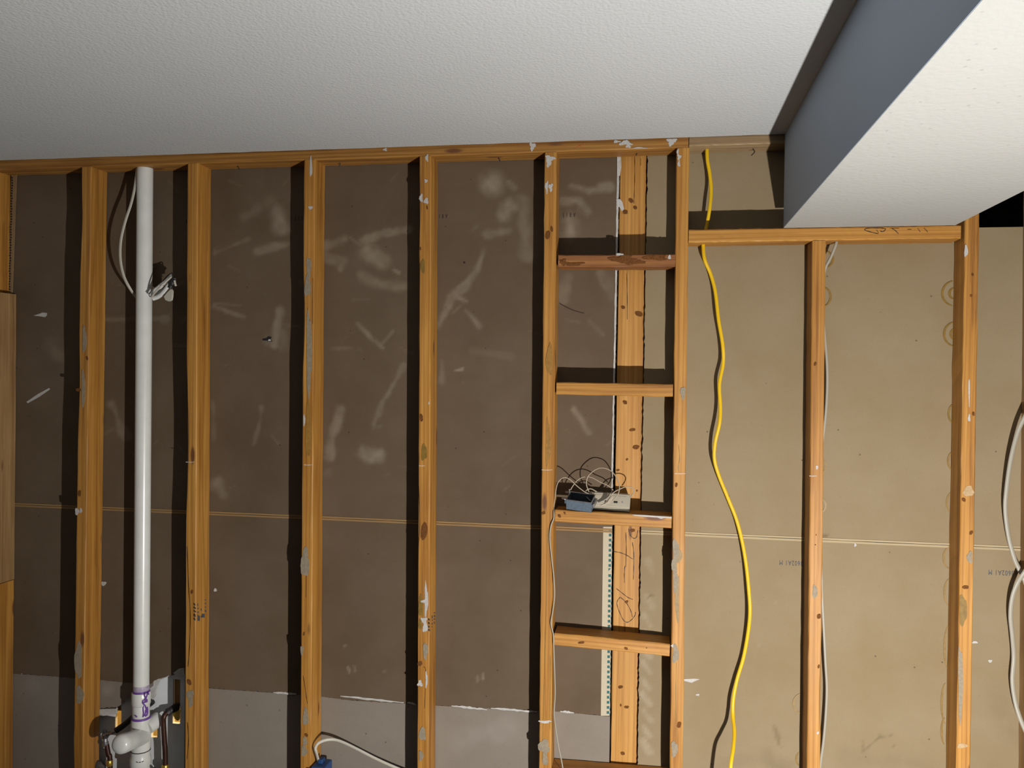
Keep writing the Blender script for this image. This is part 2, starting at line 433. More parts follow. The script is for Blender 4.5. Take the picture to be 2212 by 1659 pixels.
def sheet(name, xl, xr, zb, zt, mat, res, Y=BK, smears=(), grimes=(), label=None, edge='gypsum', jag=(0, 0, 0, 0)):
    """xl,xr functions of v ; zb,zt functions of u (or numbers). Solid 12.7 mm board, real edges."""
    fx = lambda g: g if callable(g) else (lambda _: g)
    xl, xr, zb, zt = map(fx, (xl, xr, zb, zt))
    W_ = xr(0.5)-xl(0.5); H_ = zt(0.5)-zb(0.5); nu = max(2, int(W_/res)); nv = max(2, int(H_/res))
    u = np.linspace(0, 1, nu+1); v = np.linspace(0, 1, nv+1)
    XL = np.array([xl(q) for q in v]) + rng.normal(0, 1, nv+1)*jag[0]; XR = np.array([xr(q) for q in v]) + rng.normal(0, 1, nv+1)*jag[1]
    ZB = np.array([zb(q) for q in u]) + rng.normal(0, 1, nu+1)*jag[2]; ZT = np.array([zt(q) for q in u]) + rng.normal(0, 1, nu+1)*jag[3]
    U, VV = np.meshgrid(u, v)
    X = XL[:, None]*(1-U) + XR[:, None]*U; Z = ZB[None, :]*(1-VV) + ZT[None, :]*VV
    P = np.stack([X.ravel(), np.full(X.size, Y), Z.ravel()], 1)
    n = nu+1
    F = [(j*n+i, j*n+i+1, (j+1)*n+i+1, (j+1)*n+i) for j in range(nv) for i in range(nu)]
    loop = [i for i in range(n)] + [j*n+nu for j in range(1, nv+1)] + [nv*n+i for i in range(nu-1, -1, -1)] + [j*n for j in range(nv-1, 0, -1)]
    V = [Vector(p) for p in P]; k0 = len(V)
    V += [V[i] + Vector((0, 0.0127, 0)) for i in loop]
    m_ = len(loop); nf = len(F)
    F += [(loop[i], k0+i, k0+(i+1) % m_, loop[(i+1) % m_]) for i in range(m_)]
    F.append(tuple(k0+i for i in range(m_)))
    o = mesh_obj(name, V, F, mat, wb, mats=[mat, edge], fmat=[0]*nf+[1]*(m_)+[0])
    if smears or grimes:
        px = proj_np(P)
        for an, lst, sd in (('smear', smears, 3), ('grime', grimes, 5)):
            val = np.zeros(len(P)); wob = fbm(px, 0.06, sd)*8.0; tex = 0.74 + 0.40*fbm(px, 0.10, sd+1)
            for pts, wd, st in lst:
                d = polydist(px, pts) + wob*min(1.0, wd/10)
                s_ = np.clip((wd*1.35 - d)/(wd*1.2), 0, 1); s_ = s_*s_*(3-2*s_)
                val = np.maximum(val, st*s_*np.clip(tex, 0.25, 1))
            full = np.zeros(len(o.data.vertices)); full[:len(P)] = np.clip(val, 0, 1)
            a_ = o.data.attributes.new(an, 'FLOAT', 'POINT'); a_.data.foreach_set('value', full)
    if label: o['label'] = label
    return o

XL_END = -2.62; XR_END = 2.7
zseam = at(1408, 1150, BK).z - 0.0
gapL = interp([(0.0, at(1337, 330, BK).x), (1.0, at(1316, 1640, BK).x)])
gl_top = at(1337.5, 400, BK).x; gl_bot = at(1322.3, 1140, BK).x; gl_low = at(1316.5, 1600, BK).x
gr_top = at(1398.5, 400, BK).x; gr_bot = at(1385, 1140, BK).x; gr_low = at(1378, 1600, BK).x
SM = [([(1062, 392)], 30, .75), ([(1100, 395), (1112, 405)], 9, .4), ([(1088, 462), (1105, 450)], 20, .65), ([(598, 460), (606, 492)], 20, .6), ([(530, 470), (560, 450)], 14, .22),
      ([(580, 440)], 18, .2), ([(555, 545), (590, 535), (625, 527)], 9, .45), ([(700, 533), (745, 516)], 12, .45), ([(755, 512), (778, 530)], 4, .4), ([(782, 520), (830, 505), (880, 498)], 10, .5),
      ([(795, 545), (825, 565)], 22, .6), ([(700, 555), (740, 565)], 12, .35), ([(738, 570), (735, 585)], 7, .4), ([(785, 597), (820, 615), (870, 622)], 13, .4), ([(850, 583), (862, 590)], 4, .5),
      ([(1045, 545), (1030, 585), (1003, 620), (975, 645), (950, 700)], 9, .5), ([(985, 640), (1008, 652)], 7, .45), ([(1005, 670), (1025, 690), (1034, 705)], 6, .4), ([(1100, 500), (1055, 505)], 10, .35),
      ([(1130, 430), (1128, 480), (1140, 550)], 16, .3), ([(603, 668), (600, 700), (592, 745)], 10, .5), ([(610, 720), (615, 750)], 14, .35), ([(578, 735)], 12, .35),
      ([(772, 700), (800, 728), (828, 752)], 5, .45), ([(826, 742), (850, 715)], 5, .28), ([(872, 790), (850, 830), (825, 870), (808, 915)], 7, .4), ([(735, 888), (722, 925), (712, 985)], 11, .5), ([(710, 1020)], 12, .25),
      ([(782, 970), (805, 985), (818, 985)], 16, .65), ([(470, 1045), (482, 1072)], 15, .5), ([(462, 950), (460, 870)], 6, .25), ([(462, 660), (490, 672), (528, 684)], 5, .45), ([(462, 655), (520, 660)], 4, .35),
      ([(465, 545), (535, 518)], 6, .3), ([(565, 880), (560, 920), (548, 960)], 6, .35), ([(240, 875), (255, 905), (272, 948)], 10, .4), ([(230, 690), (360, 688)], 6, .3), ([(105, 745), (125, 770)], 16, .3),
      ([(352, 690)], 10, .3), ([(955, 780), (955, 820)], 9, .3), ([(985, 800), (1000, 797)], 2.5, .7), ([(1235, 400), (1270, 410), (1320, 405)], 11, .5), ([(1215, 435), (1250, 432), (1268, 455)], 9, .45), ([(1230, 480), (1232, 500)], 20, .6),
      ([(1225, 600), (1215, 650)], 14, .35), ([(1300, 590), (1320, 640)], 12, .25), ([(1238, 885), (1255, 905), (1272, 935)], 7, .45), ([(1020, 760), (1100, 770)], 10, .15)]
SM2 = [([(752, 1440), (755, 1452)], 3, .5), ([(765, 1438), (767, 1450)], 3, .45), ([(830, 1450)], 5, .3), ([(1031, 1462), (1032, 1470)], 3, .5), ([(1043, 1456), (1044, 1466)], 3, .5), ([(745, 1395)], 4, .4), ([(800, 1540)], 3, .3)]
for q in range(60):   # faint random scuffs
    x_, y_ = random.uniform(220, 1320), random.uniform(380, 1080); a_ = random.uniform(-.9, .9); l_ = random.uniform(10, 45)
    SM.append(([(x_, y_), (x_+l_*math.cos(a_), y_+l_*math.sin(a_))], random.uniform(1.5, 4), random.uniform(.08, .22)))
contour = [(-60, 1452), (30, 1455), (120, 1461), (165, 1465), (213, 1468), (260, 1473), (300, 1476), (325, 1477), (338, 1468), (372, 1458), (402, 1456), (420, 1484), (455, 1487), (640, 1500), (690, 1504), (760, 1513), (900, 1521), (940, 1524), (1160, 1535), (1200, 1536), (1310, 1547)]
czx = [(at(px, py, BK).x, at(px, py, BK).z) for px, py in contour]
cz = interp(czx)
sheet('drywall_sheet', XL_END, lambda v: gl_bot+(gl_top-gl_bot)*v, zseam+0.0009, CEIL, 'paper_brown', 0.0065, smears=SM, grimes=[([(115, 800), (60, 640)], 30, .15)],
      label='brown drywall sheet with pale smears behind the left studs', jag=(0, 0.0006, 0, 0))
sheet('drywall_sheet', XL_END, lambda v: gl_low+(gl_bot-gl_low)*v, lambda u: cz(XL_END+(gl_low-XL_END)*u), zseam-0.0009, 'paper_brown', 0.0065, smears=SM2, jag=(0, 0.0005, 0.0012, 0),
      label='brown drywall sheet below the seam')
RS = [([(1505, 1470)], 3, .3), ([(1590, 1010)], 3, .2), ([(1400, 1215), (1410, 1240)], 9, .3), ([(1398, 1290), (1410, 1310)], 9, .35)]
for k in range(9): RS.append(([(1390, 1330+k*34), (1404, 1352+k*34)], 8, .55))
for k in range(6): RS.append(([(random.uniform(1500, 2150), random.uniform(1250, 1500)), ], random.uniform(2, 3), .4))
RG = [([(1673, 1570), (1682, 1600)], 5, .6), ([(1680, 1605), (1690, 1618)], 3, .5), ([(1660, 1640), (1690, 1659)], 26, .3), ([(1862, 1600), (1866, 1625), (1900, 1592), (1925, 1590)], 3.2, .6), ([(1903, 1590)], 5, .7), ([(1880, 1610), (1868, 1618)], 3, .5),
      ([(1930, 1612)], 4, .45), ([(1776, 1158), (1785, 1156), (1791, 1165)], 2.6, .85), ([(1400, 1290), (1412, 1284)], 2, .6), ([(2150, 1500), (2200, 1600)], 35, .15), ([(1830, 1640), (2000, 1659)], 30, .15), ([(1570, 1650), (1640, 1640)], 20, .15)]
s8c = at(2094, 600, D).x
topR = at(2150, 491, BK).z
sheet('drywall_sheet', lambda v: gr_bot+(gr_top-gr_bot)*v, s8c, zseam+0.0009, CEIL, 'paper_tan', 0.011, smears=RS, grimes=RG, label='tan drywall sheet behind the right studs', jag=(0.0008, 0, 0, 0))
sheet('drywall_sheet', s8c+0.0005, XR_END, zseam+0.0009, topR, 'paper_tan', 0.011, smears=RS[:1], grimes=RG[-2:], label='tan drywall sheet ending below the dark opening')
sheet('drywall_sheet', lambda v: gr_low+(gr_bot-gr_low)*v, XR_END, 0.0, zseam-0.0009, 'paper_tan', 0.008, smears=RS, grimes=RG, label='tan drywall sheet below the seam with printed code', jag=(0.0008, 0, 0, 0))
# pale lower boards
hx0 = at(192, 1560, BK).x; hx1 = at(398, 1560, BK).x
YG = BK+0.0015
sheet('drywall_panel', XL_END, hx0, 0.0, lambda u: cz(XL_END+(hx0-XL_END)*u)-0.001, 'paper_grey', 0.012, Y=YG, smears=[([(70, 1480)], 20, .2)], label='pale grey lower drywall panel at the left corner')
holex = [(190, 1546), (205, 1536), (213, 1529), (250, 1528), (262, 1521), (272, 1511), (300, 1497), (322, 1488), (333, 1479)]
hcz = interp([(at(px, py, BK).x, at(px, py, BK).z) for px, py in holex])
hxb = at(331, 1480, BK).x
sheet('drywall_panel', hx0+0.0005, hxb, lambda u: hcz(hx0+(hxb-hx0)*u), lambda u: cz(hx0+(hxb-hx0)*u)-0.001, 'paper_grey', 0.006, Y=YG, smears=[([(230, 1490)], 14, .3)], label='torn pale drywall strip above the pipe hole', jag=(0, 0, 0.0012, 0))
sheet('drywall_panel', hx1, lambda v: gl_low, 0.0, lambda u: cz(hx1+(gl_low-hx1)*u)-0.001, 'paper_grey', 0.012, Y=YG, smears=[([(1000, 1600), (1100, 1570)], 30, .2)], label='pale grey lower drywall panel between the studs')
# factory seam edges: two paper lips with a thin dark joint
def lip(x0, x1, z0, z1, mat, tilt=0.0):
    mb = MB(); n = 40; V = []
    for i in range(n+1):
        x = x0+(x1-x0)*i/n; j = random.gauss(0, 0.0003)
        V += [(x, BK-0.0011, z0+j), (x, BK-0.0016, z1), (x, BK+0.0005, z1), (x, BK+0.0005, z0+j)]
    F = [(i*4+k, i*4+(k+1) % 4, i*4+4+(k+1) % 4, i*4+4+k) for i in range(n) for k in range(4)] + [(0, 1, 2, 3), (n*4+3, n*4+2, n*4+1, n*4)]
    return mesh_obj('seam_edge', V, F, mat, wb)
lip(XL_END, gl_bot, zseam+0.0008, zseam+0.0065, 'seam_paper_brown'); lip(XL_END, gl_bot, zseam-0.0008, zseam-0.0065, 'seam_paper_brown')
lip(gr_bot, XR_END, zseam+0.0008, zseam+0.0062, 'seam_paper_tan'); lip(gr_bot, XR_END, zseam-0.0008, zseam-0.0070, 'seam_paper_tan')
# torn gypsum crumbs along the lower tear
for (x0, x1, y0, y1) in ((735, 872, 1504, 1518), (880, 898, 1518, 1522), (975, 1052, 1525, 1533), (1060, 1160, 1530, 1538), (590, 640, 1496, 1500), (1210, 1240, 1537, 1540)):
    up_, dn_ = [], []
    n = 14
    for i in range(n+1):
        t = i/n; x = x0+(x1-x0)*t; y = y0+(y1-y0)*t; h = 3.2*math.sin(math.pi*min(max(t, .04), .96))**0.5
        up_.append((x, y-h*random.uniform(.5, 1.1))); dn_.append((x, y+h*random.uniform(.3, .9)))
    decal('torn_edge', wb, up_+dn_[::-1], 'gypsum', Y=BK, th=0.002)
# white scratches and dabs
decal('paint_dab', wb, [(57, 868), (60, 871), (85, 857), (108, 841), (106, 838), (82, 851)], 'paint_smear', Y=BK)
decal('paint_dab', wb, [(72, 682), (84, 678), (92, 675), (101, 676), (101, 681), (97, 685), (84, 683)], 'paint_smear', Y=BK)
decal('paint_dab', wb, [(1477, 1467), (1500, 1466), (1512, 1467), (1500, 1472), (1494, 1475), (1478, 1471)], 'paint_smear', Y=BK)
blob('paint_dab', wb, (1503, 1499, 1511, 1503), 'paint_smear', Y=BK)
blob('paint_dab', wb, (2100, 1385, 2112, 1390), 'paint_smear', Y=BK); blob('paint_dab', wb, (2135, 1425, 2143, 1431), 'paint_smear', Y=BK); blob('paint_dab', wb, (1845, 1174, 1850, 1181), 'paint_smear', Y=BK)
blob('gypsum_crumb', wb, (218, 1256, 229, 1265), 'gypsum', Y=BK); blob('gypsum_crumb', wb, (462, 1271, 468, 1278), 'gypsum', Y=BK)
blob('nail_hole', wb, (570, 728, 587, 738), 'black_plastic', Y=BK, rough=.3); blob('nail_hole', wb, (1001, 565, 1005, 569), 'black_plastic', Y=BK)
blob('gypsum_crumb', wb, (579, 733, 585, 737), 'gypsum', Y=BK-0.001)
# adhesive crescents left where the sheets met the studs
def crescent(cx, cy, rx, ry, a0, a1, wd=6):
    n = 16; o_, i_ = [], []
    for k in range(n+1):
        t = k/n; a = math.radians(a0+(a1-a0)*t); w_ = wd*(0.35+0.65*math.sin(math.pi*t))
        o_.append((cx+rx*math.cos(a), cy+ry*math.sin(a))); i_.append((cx+(rx-w_)*math.cos(a), cy+(ry-w_)*math.sin(a)))
    decal('adhesive_ring', wb, o_+i_[::-1], 'adhesive_ochre', Y=BK, th=0.0014)
for (cx, cy, rx, ry) in ((1778, 560, 24, 20), (1778, 641, 19, 21), (1774, 818, 8, 12), (1770, 1007, 16, 18), (1770, 1092, 16, 17)): crescent(cx, cy, rx, ry, -80, 80, 5)
for (cx, cy, rx, ry) in ((2062, 634, 29, 28), (2064, 722, 27, 27), (2062, 894, 15, 22), (2062, 996, 16, 22), (2060, 1086, 17, 24), (2056, 1205, 20, 26), (2052, 1280, 14, 30), (2052, 1400, 14, 50), (2044, 1520, 12, 45), (2042, 1580, 10, 30)): crescent(cx, cy, rx, ry, 100, 262, 5)
for (cx, cy, rx, ry) in ((1732, 1520, 20, 22), (1730, 1640, 12, 16)): crescent(cx, cy, rx, ry, 100, 262, 5)
for (cx, cy, rx, ry) in ((2062, 634, 14, 13), (2064, 722, 13, 13)): crescent(cx, cy, rx, ry, 100, 262, 6)
# printed codes on the paper
text('printed_code', wb, '13602A1 M', 1712, 1216, BK, 0.0150, 'stamp_ink', space=1.22)['label'] = 'upside down printed code on the tan sheet'
text('printed_code', wb, '13602A1 M', 2166, 1237, BK, 0.0150, 'stamp_ink', space=1.22)['label'] = 'upside down printed code beside the right cable'
for cx_, cy_ in ((940, 467), (662, 471), (1215, 464), (425, 477)):
    text('printed_code', wb, 'A 8 1 3   1 3 3', cx_, cy_, BK, 0.0140, 'marker_ink', space=1.25, sx=0.55)
# check-printed edge tape on the lower brown sheet
mb = MB(); tp = [(1312, 1140), (1299.5, 1546)]
def tx(y, a): return (1303 + a) - (y-1140)*0.0125
for i in range(20):
    y0 = 1138+i*20.4; y1 = y0+20.4
    mb.prism([at(tx(y0, 0), y0, BK-0.0006), at(tx(y0, 19.5), y0, BK-0.0006), at(tx(y1, 19.5), y1, BK-0.0006), at(tx(y1, 0), y1, BK-0.0006)], (0, 0.0005, 0))
tape = mb.build('edge_tape', 'tape_cream', wb); tape['label'] = 'cream edge tape with teal checks'
mb = MB()
for i in range(37):
    y0 = 1142+i*10.95; x0 = tx(y0, 12.5)
    if i == 8: mb.prism([at(x0, y0-2, BK-0.001), at(x0+5.5, y0-2, BK-0.001), at(x0, y0+4, BK-0.001)], (0, 0.0005, 0)); continue
    mb.prism([at(x0, y0, BK-0.001), at(x0+5.5, y0, BK-0.001), at(x0+5.5, y0+5.8, BK-0.001), at(x0, y0+5.8, BK-0.001)], (0, 0.0005, 0))
    if i % 3 != 1: mb.prism([at(x0+6.0, y0+5, BK-0.001), at(x0+7.4, y0+5, BK-0.001), at(x0+7.4, y0+10, BK-0.001), at(x0+6.0, y0+10, BK-0.001)], (0, 0.0005, 0))
mark(mb.build('check_print', 'tape_check', wb), kind='stuff')
# white torn gypsum flakes on the open edge
n = 60; L1, R1 = [], []
for i in range(n+1):
    y = 338+(1066-338)*i/n; x = 1338.2-(y-338)*0.0212
    wd_ = 4.6 - 2.2*i/n + random.uniform(-.5, .5)
    L1.append((x-wd_, y)); R1.append((x+random.uniform(-.4, .4), y))
decal('gypsum_edge', wb, L1+R1[::-1], 'gypsum', Y=BK, th=0.0015)['label'] = 'white broken gypsum edge beside the plank'
decal('torn_edge', wb, [(1333, 338), (1341, 337), (1342, 360), (1339, 380), (1333, 378)], 'gypsum', Y=BK, th=0.003)
decal('torn_edge', wb, [(1331, 430), (1340, 430), (1345, 438), (1348, 452), (1343, 456), (1338, 447), (1333, 446)], 'gypsum', Y=BK, th=0.003)

# ------------------------------------------------------------------ hole in the lower left wall: what lies behind
FY = BK+0.020
def fz(y): return at(300, y, FY).z
def fx_(x): return at(x, 1560, FY).x
wf = mark(empty('wall_far', (at(300, 1600, FY).x, FY, 0)), 'white drywall of the next room seen through the pipe hole', 'wall', kind='structure')
def fbox(x0, x1, y0, y1, mat='gypsum'): # pixel rectangle at the far wall
    MB().box((fx_(x0), FY, fz(y1)), (fx_(x1), FY+0.0127, fz(y0))).build('panel_piece', mat, wf)
plain('far_white', (0.62, 0.63, 0.64), 0.85, 0.2, var=0.08, vscale=20)
fbox(60, 249, 1380, 1900, 'far_white')
fbox(249, 262, 1380, 1526, 'far_white'); fbox(249, 262, 1577, 1900, 'far_white')
fbox(262, 327, 1380, 1900, 'far_white')
fbox(327, 340, 1380, 1571, 'far_white'); fbox(327, 340, 1590, 1900, 'far_white')
fbox(340, 373, 1380, 1900, 'far_white')
fbox(373, 389, 1380, 1461, 'far_white'); fbox(373, 389, 1556, 1900, 'far_white')
fbox(389, 560, 1380, 1900, 'far_white')
# lamp-lit strip of the next room beyond those slots
nx0, nx1 = fx_(60), fx_(560); nz0, nz1 = fz(1900), fz(1380)
nr = mark(empty('wall_next_room', ((nx0+nx1)/2, FY+0.35, nz0)), 'warm lit wall of the next room glimpsed through slots', 'wall', kind='structure')
for lo_, hi_ in (((nx0, FY+0.36, nz0), (nx1, FY+0.37, nz1)), ((nx0-0.01, FY+0.013, nz0), (nx0, FY+0.37, nz1)), ((nx1, FY+0.013, nz0), (nx1+0.01, FY+0.37, nz1)), ((nx0, FY+0.013, nz0-0.01), (nx1, FY+0.37, nz0)), ((nx0, FY+0.013, nz1), (nx1, FY+0.37, nz1+0.01))):
    MB().box(lo_, hi_).build('panel_piece', 'warm_paint', nr)
pl = bpy.data.lights.new('next_room_lamp', 'POINT'); po = bpy.data.objects.new('next_room_lamp', pl); COL.objects.link(po)
po.location = ((nx0+nx1)/2+0.25, FY+0.18, nz1-0.08); pl.energy = 5.0; pl.color = (1.0, 0.80, 0.46); pl.shadow_soft_size = 0.03
# broken drywall tongue hanging in the hole
dr = MB(); 
P = [(204, 1541), (213, 1532), (250, 1531), (250, 1543), (232, 1545), (208, 1549)]
decal('torn_edge', wb, P, 'gypsum', Y=BK+0.016, th=0.012)
MB().box((fx_(366), FY+.016, fz(1520)), (fx_(396), FY+.03, fz(1440))).build('slot_dark_backing', 'old_wood', wf)  # wood backing added to darken the upper part of the slot
MB().box((fx_(244), FY+.016, fz(1543)), (fx_(268), FY+.03, fz(1440))).build('slot_dark_backing', 'old_wood', wf)  # same added backing for the left slot
decal('torn_edge', wb, [(322, 1482), (330, 1474), (342, 1462), (362, 1456), (362, 1462), (344, 1470), (336, 1488), (334, 1505), (326, 1516), (322, 1512)], 'gypsum', Y=BK+0.012, th=0.010)
decal('torn_edge', wb, [(374, 1454), (384, 1446), (397, 1444), (399, 1458), (384, 1462)], 'paint_smear', Y=BK-0.002, th=0.01)

# ------------------------------------------------------------------ framing
ZB = -0.0
def stud(px_top, px_bot, ztop, mat, label, wane=None, name='wall_stud', wdt=0.038, zbot=0.0, group='wall studs', y0=D, y1=BK-0.0012, cat='stud'):
    """px_*: (x, y) of the front left edge"""
    a, b = at(*px_top, y0), at(*px_bot, y0); k = (a.x-b.x)/(a.z-b.z)
    X = lambda z: b.x + k*(z-b.z) + wdt/2
    yc = (y0+y1)/2
    o = board(name, (X(zbot), yc, zbot), (X(ztop), yc, ztop), wdt, y1-y0, mat, nseg=46, wane=wane)
    return mark(o, label, cat, group)
PZ = at(1300, 325, D).z           # underside of the top plate
LZ = at(1600, 522, D).z           # underside of the dropped plate
LZT = at(1600, 494, D).z
stud1 = stud((176, 370), (160, 1500), PZ, 'stud_wood', 'wall stud just left of the white vent pipe', [(.02, .16, 'L', .006), (.62, .75, 'L', .004), (.86, .99, 'L', .005)])
stud2 = stud((405, 370), (399, 1650), PZ, 'stud_wood', 'wall stud just right of the white vent pipe', [(.50, .72, 'L', .007)])
stud3 = stud((657, 345), (648, 1650), PZ, 'stud_wood', 'wall stud with long grey glue streaks above the blue box', [(.72, .84, 'L', .005)])
stud4 = stud((906, 335), (901, 1650), PZ, 'stud_wood', 'wall stud with white paint smear low on its face', None)
stud5 = stud((1177, 330), (1164, 1650), PZ, 'stud_wood', 'wall stud at the left end of the ladder blocking', [(.36, .52, 'R', .004)])
stud6 = stud((1462, 320), (1447, 1650), PZ, 'stud_wood', 'wall stud at the right end of the ladder blocking', None)
stud7 = stud((1755, 520), (1742.5, 1650), LZ, 'stud_wood', 'shorter wall stud right of the yellow cable', [(.3, .42, 'R', .003)])
stud8 = stud((2084, 500), (2066, 1650), CEIL-0.001, 'stud_wood', 'rightmost full stud running up behind the soffit', None)
stud9 = stud((2238, 600), (2228, 1650), CEIL-0.001, 'old_wood', 'dark stud cut off by the right edge of the photo', None)

def plate(name, px0, px1, z, mat, label, zt=0.038, cat='plate', grp=None, y1=BK-0.0012):
    x0 = at(px0, 320, D).x if isinstance(px0, (int, float)) and px0 > 10 else px0; x1 = at(px1, 320, D).x if px1 > 10 else px1
    yc = (D+y1)/2
    o = board(name, (x0, yc, z+zt/2), (x1, yc, z+zt/2), zt, y1-D, mat, nseg=60)
    return mark(o, label, cat, grp)
s6r = at(1488, 310, D).x
tp1 = plate('top_plate', XL_END, s6r-0.001, PZ+0.0005, 'plate_wood_shaded', 'long wooden top plate running along the ceiling edge')
tp2 = plate('top_plate', s6r+0.001, at(2082, 400, D).x-0.002, PZ+0.004, 'grey_wood', 'short greyer top plate above the yellow cable')
s6rl = at(1490, 508, D).x-0.003; s8l = at(2078, 508, D).x-0.003
lp = plate('dropped_plate', s6rl, s8l, LZ+0.0005, 'stud_wood', 'lower plate under the soffit with handwritten marks', zt=min(0.041, LZT-LZ))

def block(pl, pr, mat, label, h=0.038, y1=BK-0.003):
    """pl, pr: front top corners in pixels"""
    a, b = at(*pl, D+0.001), at(*pr, D+0.001); dz = Vector((0, 0, -h/2)); yc = Vector((0, (y1-D)/2, 0))
    o = board('blocking', a+dz+yc, b+dz+yc, h, y1-D-0.002, mat, nseg=14)
    return mark(o, label, 'blocking', 'ladder blocking between two studs')
b1 = block((1206, 550), (1459, 549), 'stained_block_wood', 'topmost blocking piece, reddish with dark stains')
b2 = block((1202, 826), (1454, 830), 'stud_wood', 'second blocking piece from the top, bare above the metal box')
b3 = block((1199, 1101), (1451, 1115), 'stud_wood', 'blocking piece carrying the metal box and cream outlet')
b4 = block((1197, 1368), (1447, 1392), 'stud_wood', 'tilted blocking piece below the metal box')
b5 = block((1191, 1664), (1444, 1684), 'stud_wood', 'bottom blocking piece cut by the lower photo edge')

# vertical plank seen through the gap
_pa, _pb = at(1367.7, 400, BK+.014), at(1347.5, 1590, BK+.014); _k = (_pa.x-_pb.x)/(_pa.z-_pb.z)
pk = mark(board('plank', (_pb.x+_k*(0.02-_pb.z), BK+.033, 0.02), (_pb.x+_k*(PZ+0.02-_pb.z), BK+.033, PZ+0.02), 0.0845, 0.038, 'plank_wood', nseg=40),
         'wide vertical plank with handwriting in the gap between sheets', 'plank')
YP = BK+.014
Yp_ = YP
strokes('handwriting', pk, [[(1353, 1170), (1356, 1180), (1359, 1187)], [(1359, 1187), (1368, 1163), (1373, 1172)], [(1358, 1142), (1361, 1155), (1369, 1163), (1375, 1160), (1378, 1145)],
        [(1366, 1171), (1369, 1195), (1369, 1225), (1368, 1252)], [(1325, 1191), (1340, 1194), (1353, 1199), (1367, 1208)], [(1350, 1222), (1348.5, 1240), (1349, 1259)],
        [(1331, 1271), (1345, 1282), (1357, 1291), (1367, 1295)], [(1340, 1290), (1334, 1297), (1333, 1307), (1338, 1322), (1347, 1340), (1356, 1344), (1366, 1337), (1372, 1328), (1373, 1322)],
        [(1340, 1290), (1352, 1301), (1362, 1318), (1366, 1333)]][2:], 1.8, 'marker_ink', YP)
strokes('crack', pk, [[(1371, 337), (1371, 380), (1370, 420), (1369.5, 440)], [(1384, 342), (1384, 358)], [(1354, 590), (1355, 640), (1355, 690)], [(1352, 1150), (1353, 1185), (1352, 1225)], [(1350, 1345), (1350, 1372)]], 1.7, 'crack_dark', YP)
for bx in ((1344, 454, 1357, 462), (1367, 445, 1377, 452), (1358, 428, 1368, 438), (1342, 660, 1350, 668), (1372, 672, 1388, 684), (1360, 925, 1372, 932), (1366, 962, 1382, 970), (1352, 990, 1357, 995), (1331, 1013, 1338, 1018), (1374, 1058, 1378, 1062), (1362, 1142, 1371, 1150), (1350, 1297, 1357, 1303), (1336, 1480, 1345, 1488), (1349, 1524, 1358, 1531), (1339, 1521, 1343, 1526), (1340, 1624, 1350, 1631), (1345, 865, 1355, 873)):
    blob('knot', pk, bx, 'knot_wood', Y=YP, n=13, rough=.17, lob=2)

# ---- marks on the timber
def many(parent, name, mat, boxes, Y=D, **kw):
    if name == 'knot': kw = dict(n=13, rough=.17, lob=2)
    for bx in boxes: blob(name, parent, bx, mat, Y, **kw)
G, O_, WH, KN = 'adhesive_grey', 'adhesive_ochre', 'paint_smear', 'knot_wood'
many(stud1, 'glue_patch', G, [(178, 705, 186, 760), (176, 800, 183, 880), (161, 1390, 177, 1465), (164, 1482, 180, 1520)])
many(stud1, 'paint_smear', WH, [(162, 1098, 170, 1112), (172, 1098, 177, 1108)])
many(stud1, 'knot', KN, [(168, 1060, 175, 1072), (165, 838, 174, 846), (186, 770, 190, 778)])
many(stud2, 'glue_patch', G, [(404, 1490, 418, 1515), (407, 1512, 416, 1528)])
many(stud2, 'knot', KN, [(404, 1467, 413, 1480), (412, 1274, 417, 1283)])
many(stud3, 'glue_patch', G, [(662, 556, 672, 600), (658, 595, 671, 640), (662, 672, 673, 850), (650, 1185, 668, 1245), (654, 1530, 666, 1568), (654, 1592, 663, 1612), (651, 1612, 663, 1634), (649, 1395, 655, 1415)], n=30)
many(stud3, 'amber_patch', 'adhesive_amber', [(660, 870, 673, 990)], n=30)
many(stud3, 'paint_smear', WH, [(669, 338, 674, 382), (666, 445, 675, 452), (655, 895, 659, 920)])
many(stud3, 'knot', KN, [(658, 1584, 665, 1592), (655, 1365, 658, 1373)])
many(stud4, 'glue_patch', G, [(914, 1388, 924, 1424), (905, 1572, 920, 1600), (905, 1622, 914, 1644)])
many(stud4, 'amber_patch', O_, [(904, 1285, 913, 1332), (904, 1338, 911, 1360), (910, 960, 922, 994), (908, 560, 918, 590)])
many(stud4, 'paint_smear', WH, [(919, 334, 925, 348), (917, 387, 923, 394), (906, 419, 913, 436), (916, 428, 925, 440), (909, 1334, 922, 1345), (917, 1262, 924, 1330), (913, 1340, 923, 1366), (910, 1295, 922, 1303), (902, 1470, 912, 1483), (919, 1452, 923, 1486), (925, 868, 928, 874)], n=26, rough=.25)
many(stud4, 'knot', KN, [(906, 895, 914, 910), (902, 1428, 912, 1439), (906, 534, 910, 540), (921, 444, 924, 452), (908, 1130, 924, 1165)])
many(stud5, 'paint_smear', WH, [(1178, 336, 1198, 348), (1180, 346, 1190, 360), (1178, 391, 1184, 416), (1185, 396, 1194, 412), (1164, 1556, 1190, 1562)], n=26, rough=.28)
many(stud5, 'glue_patch', G, [(1163, 1598, 1187, 1626), (1172, 1618, 1183, 1655)], n=28)
many(stud5, 'amber_patch', 'adhesive_amber', [(1180, 745, 1194, 810), (1178, 910, 1190, 1006)])
many(stud5, 'knot', KN, [(1178, 498, 1188, 517), (1189, 489, 1195, 500), (1171, 1104, 1178, 1112)])
many(stud6, 'paint_smear', WH, [(1462, 322, 1466, 336), (1463, 334, 1471, 344), (1464, 346, 1469, 360), (1450, 1392, 1455, 1398)], rough=.3)
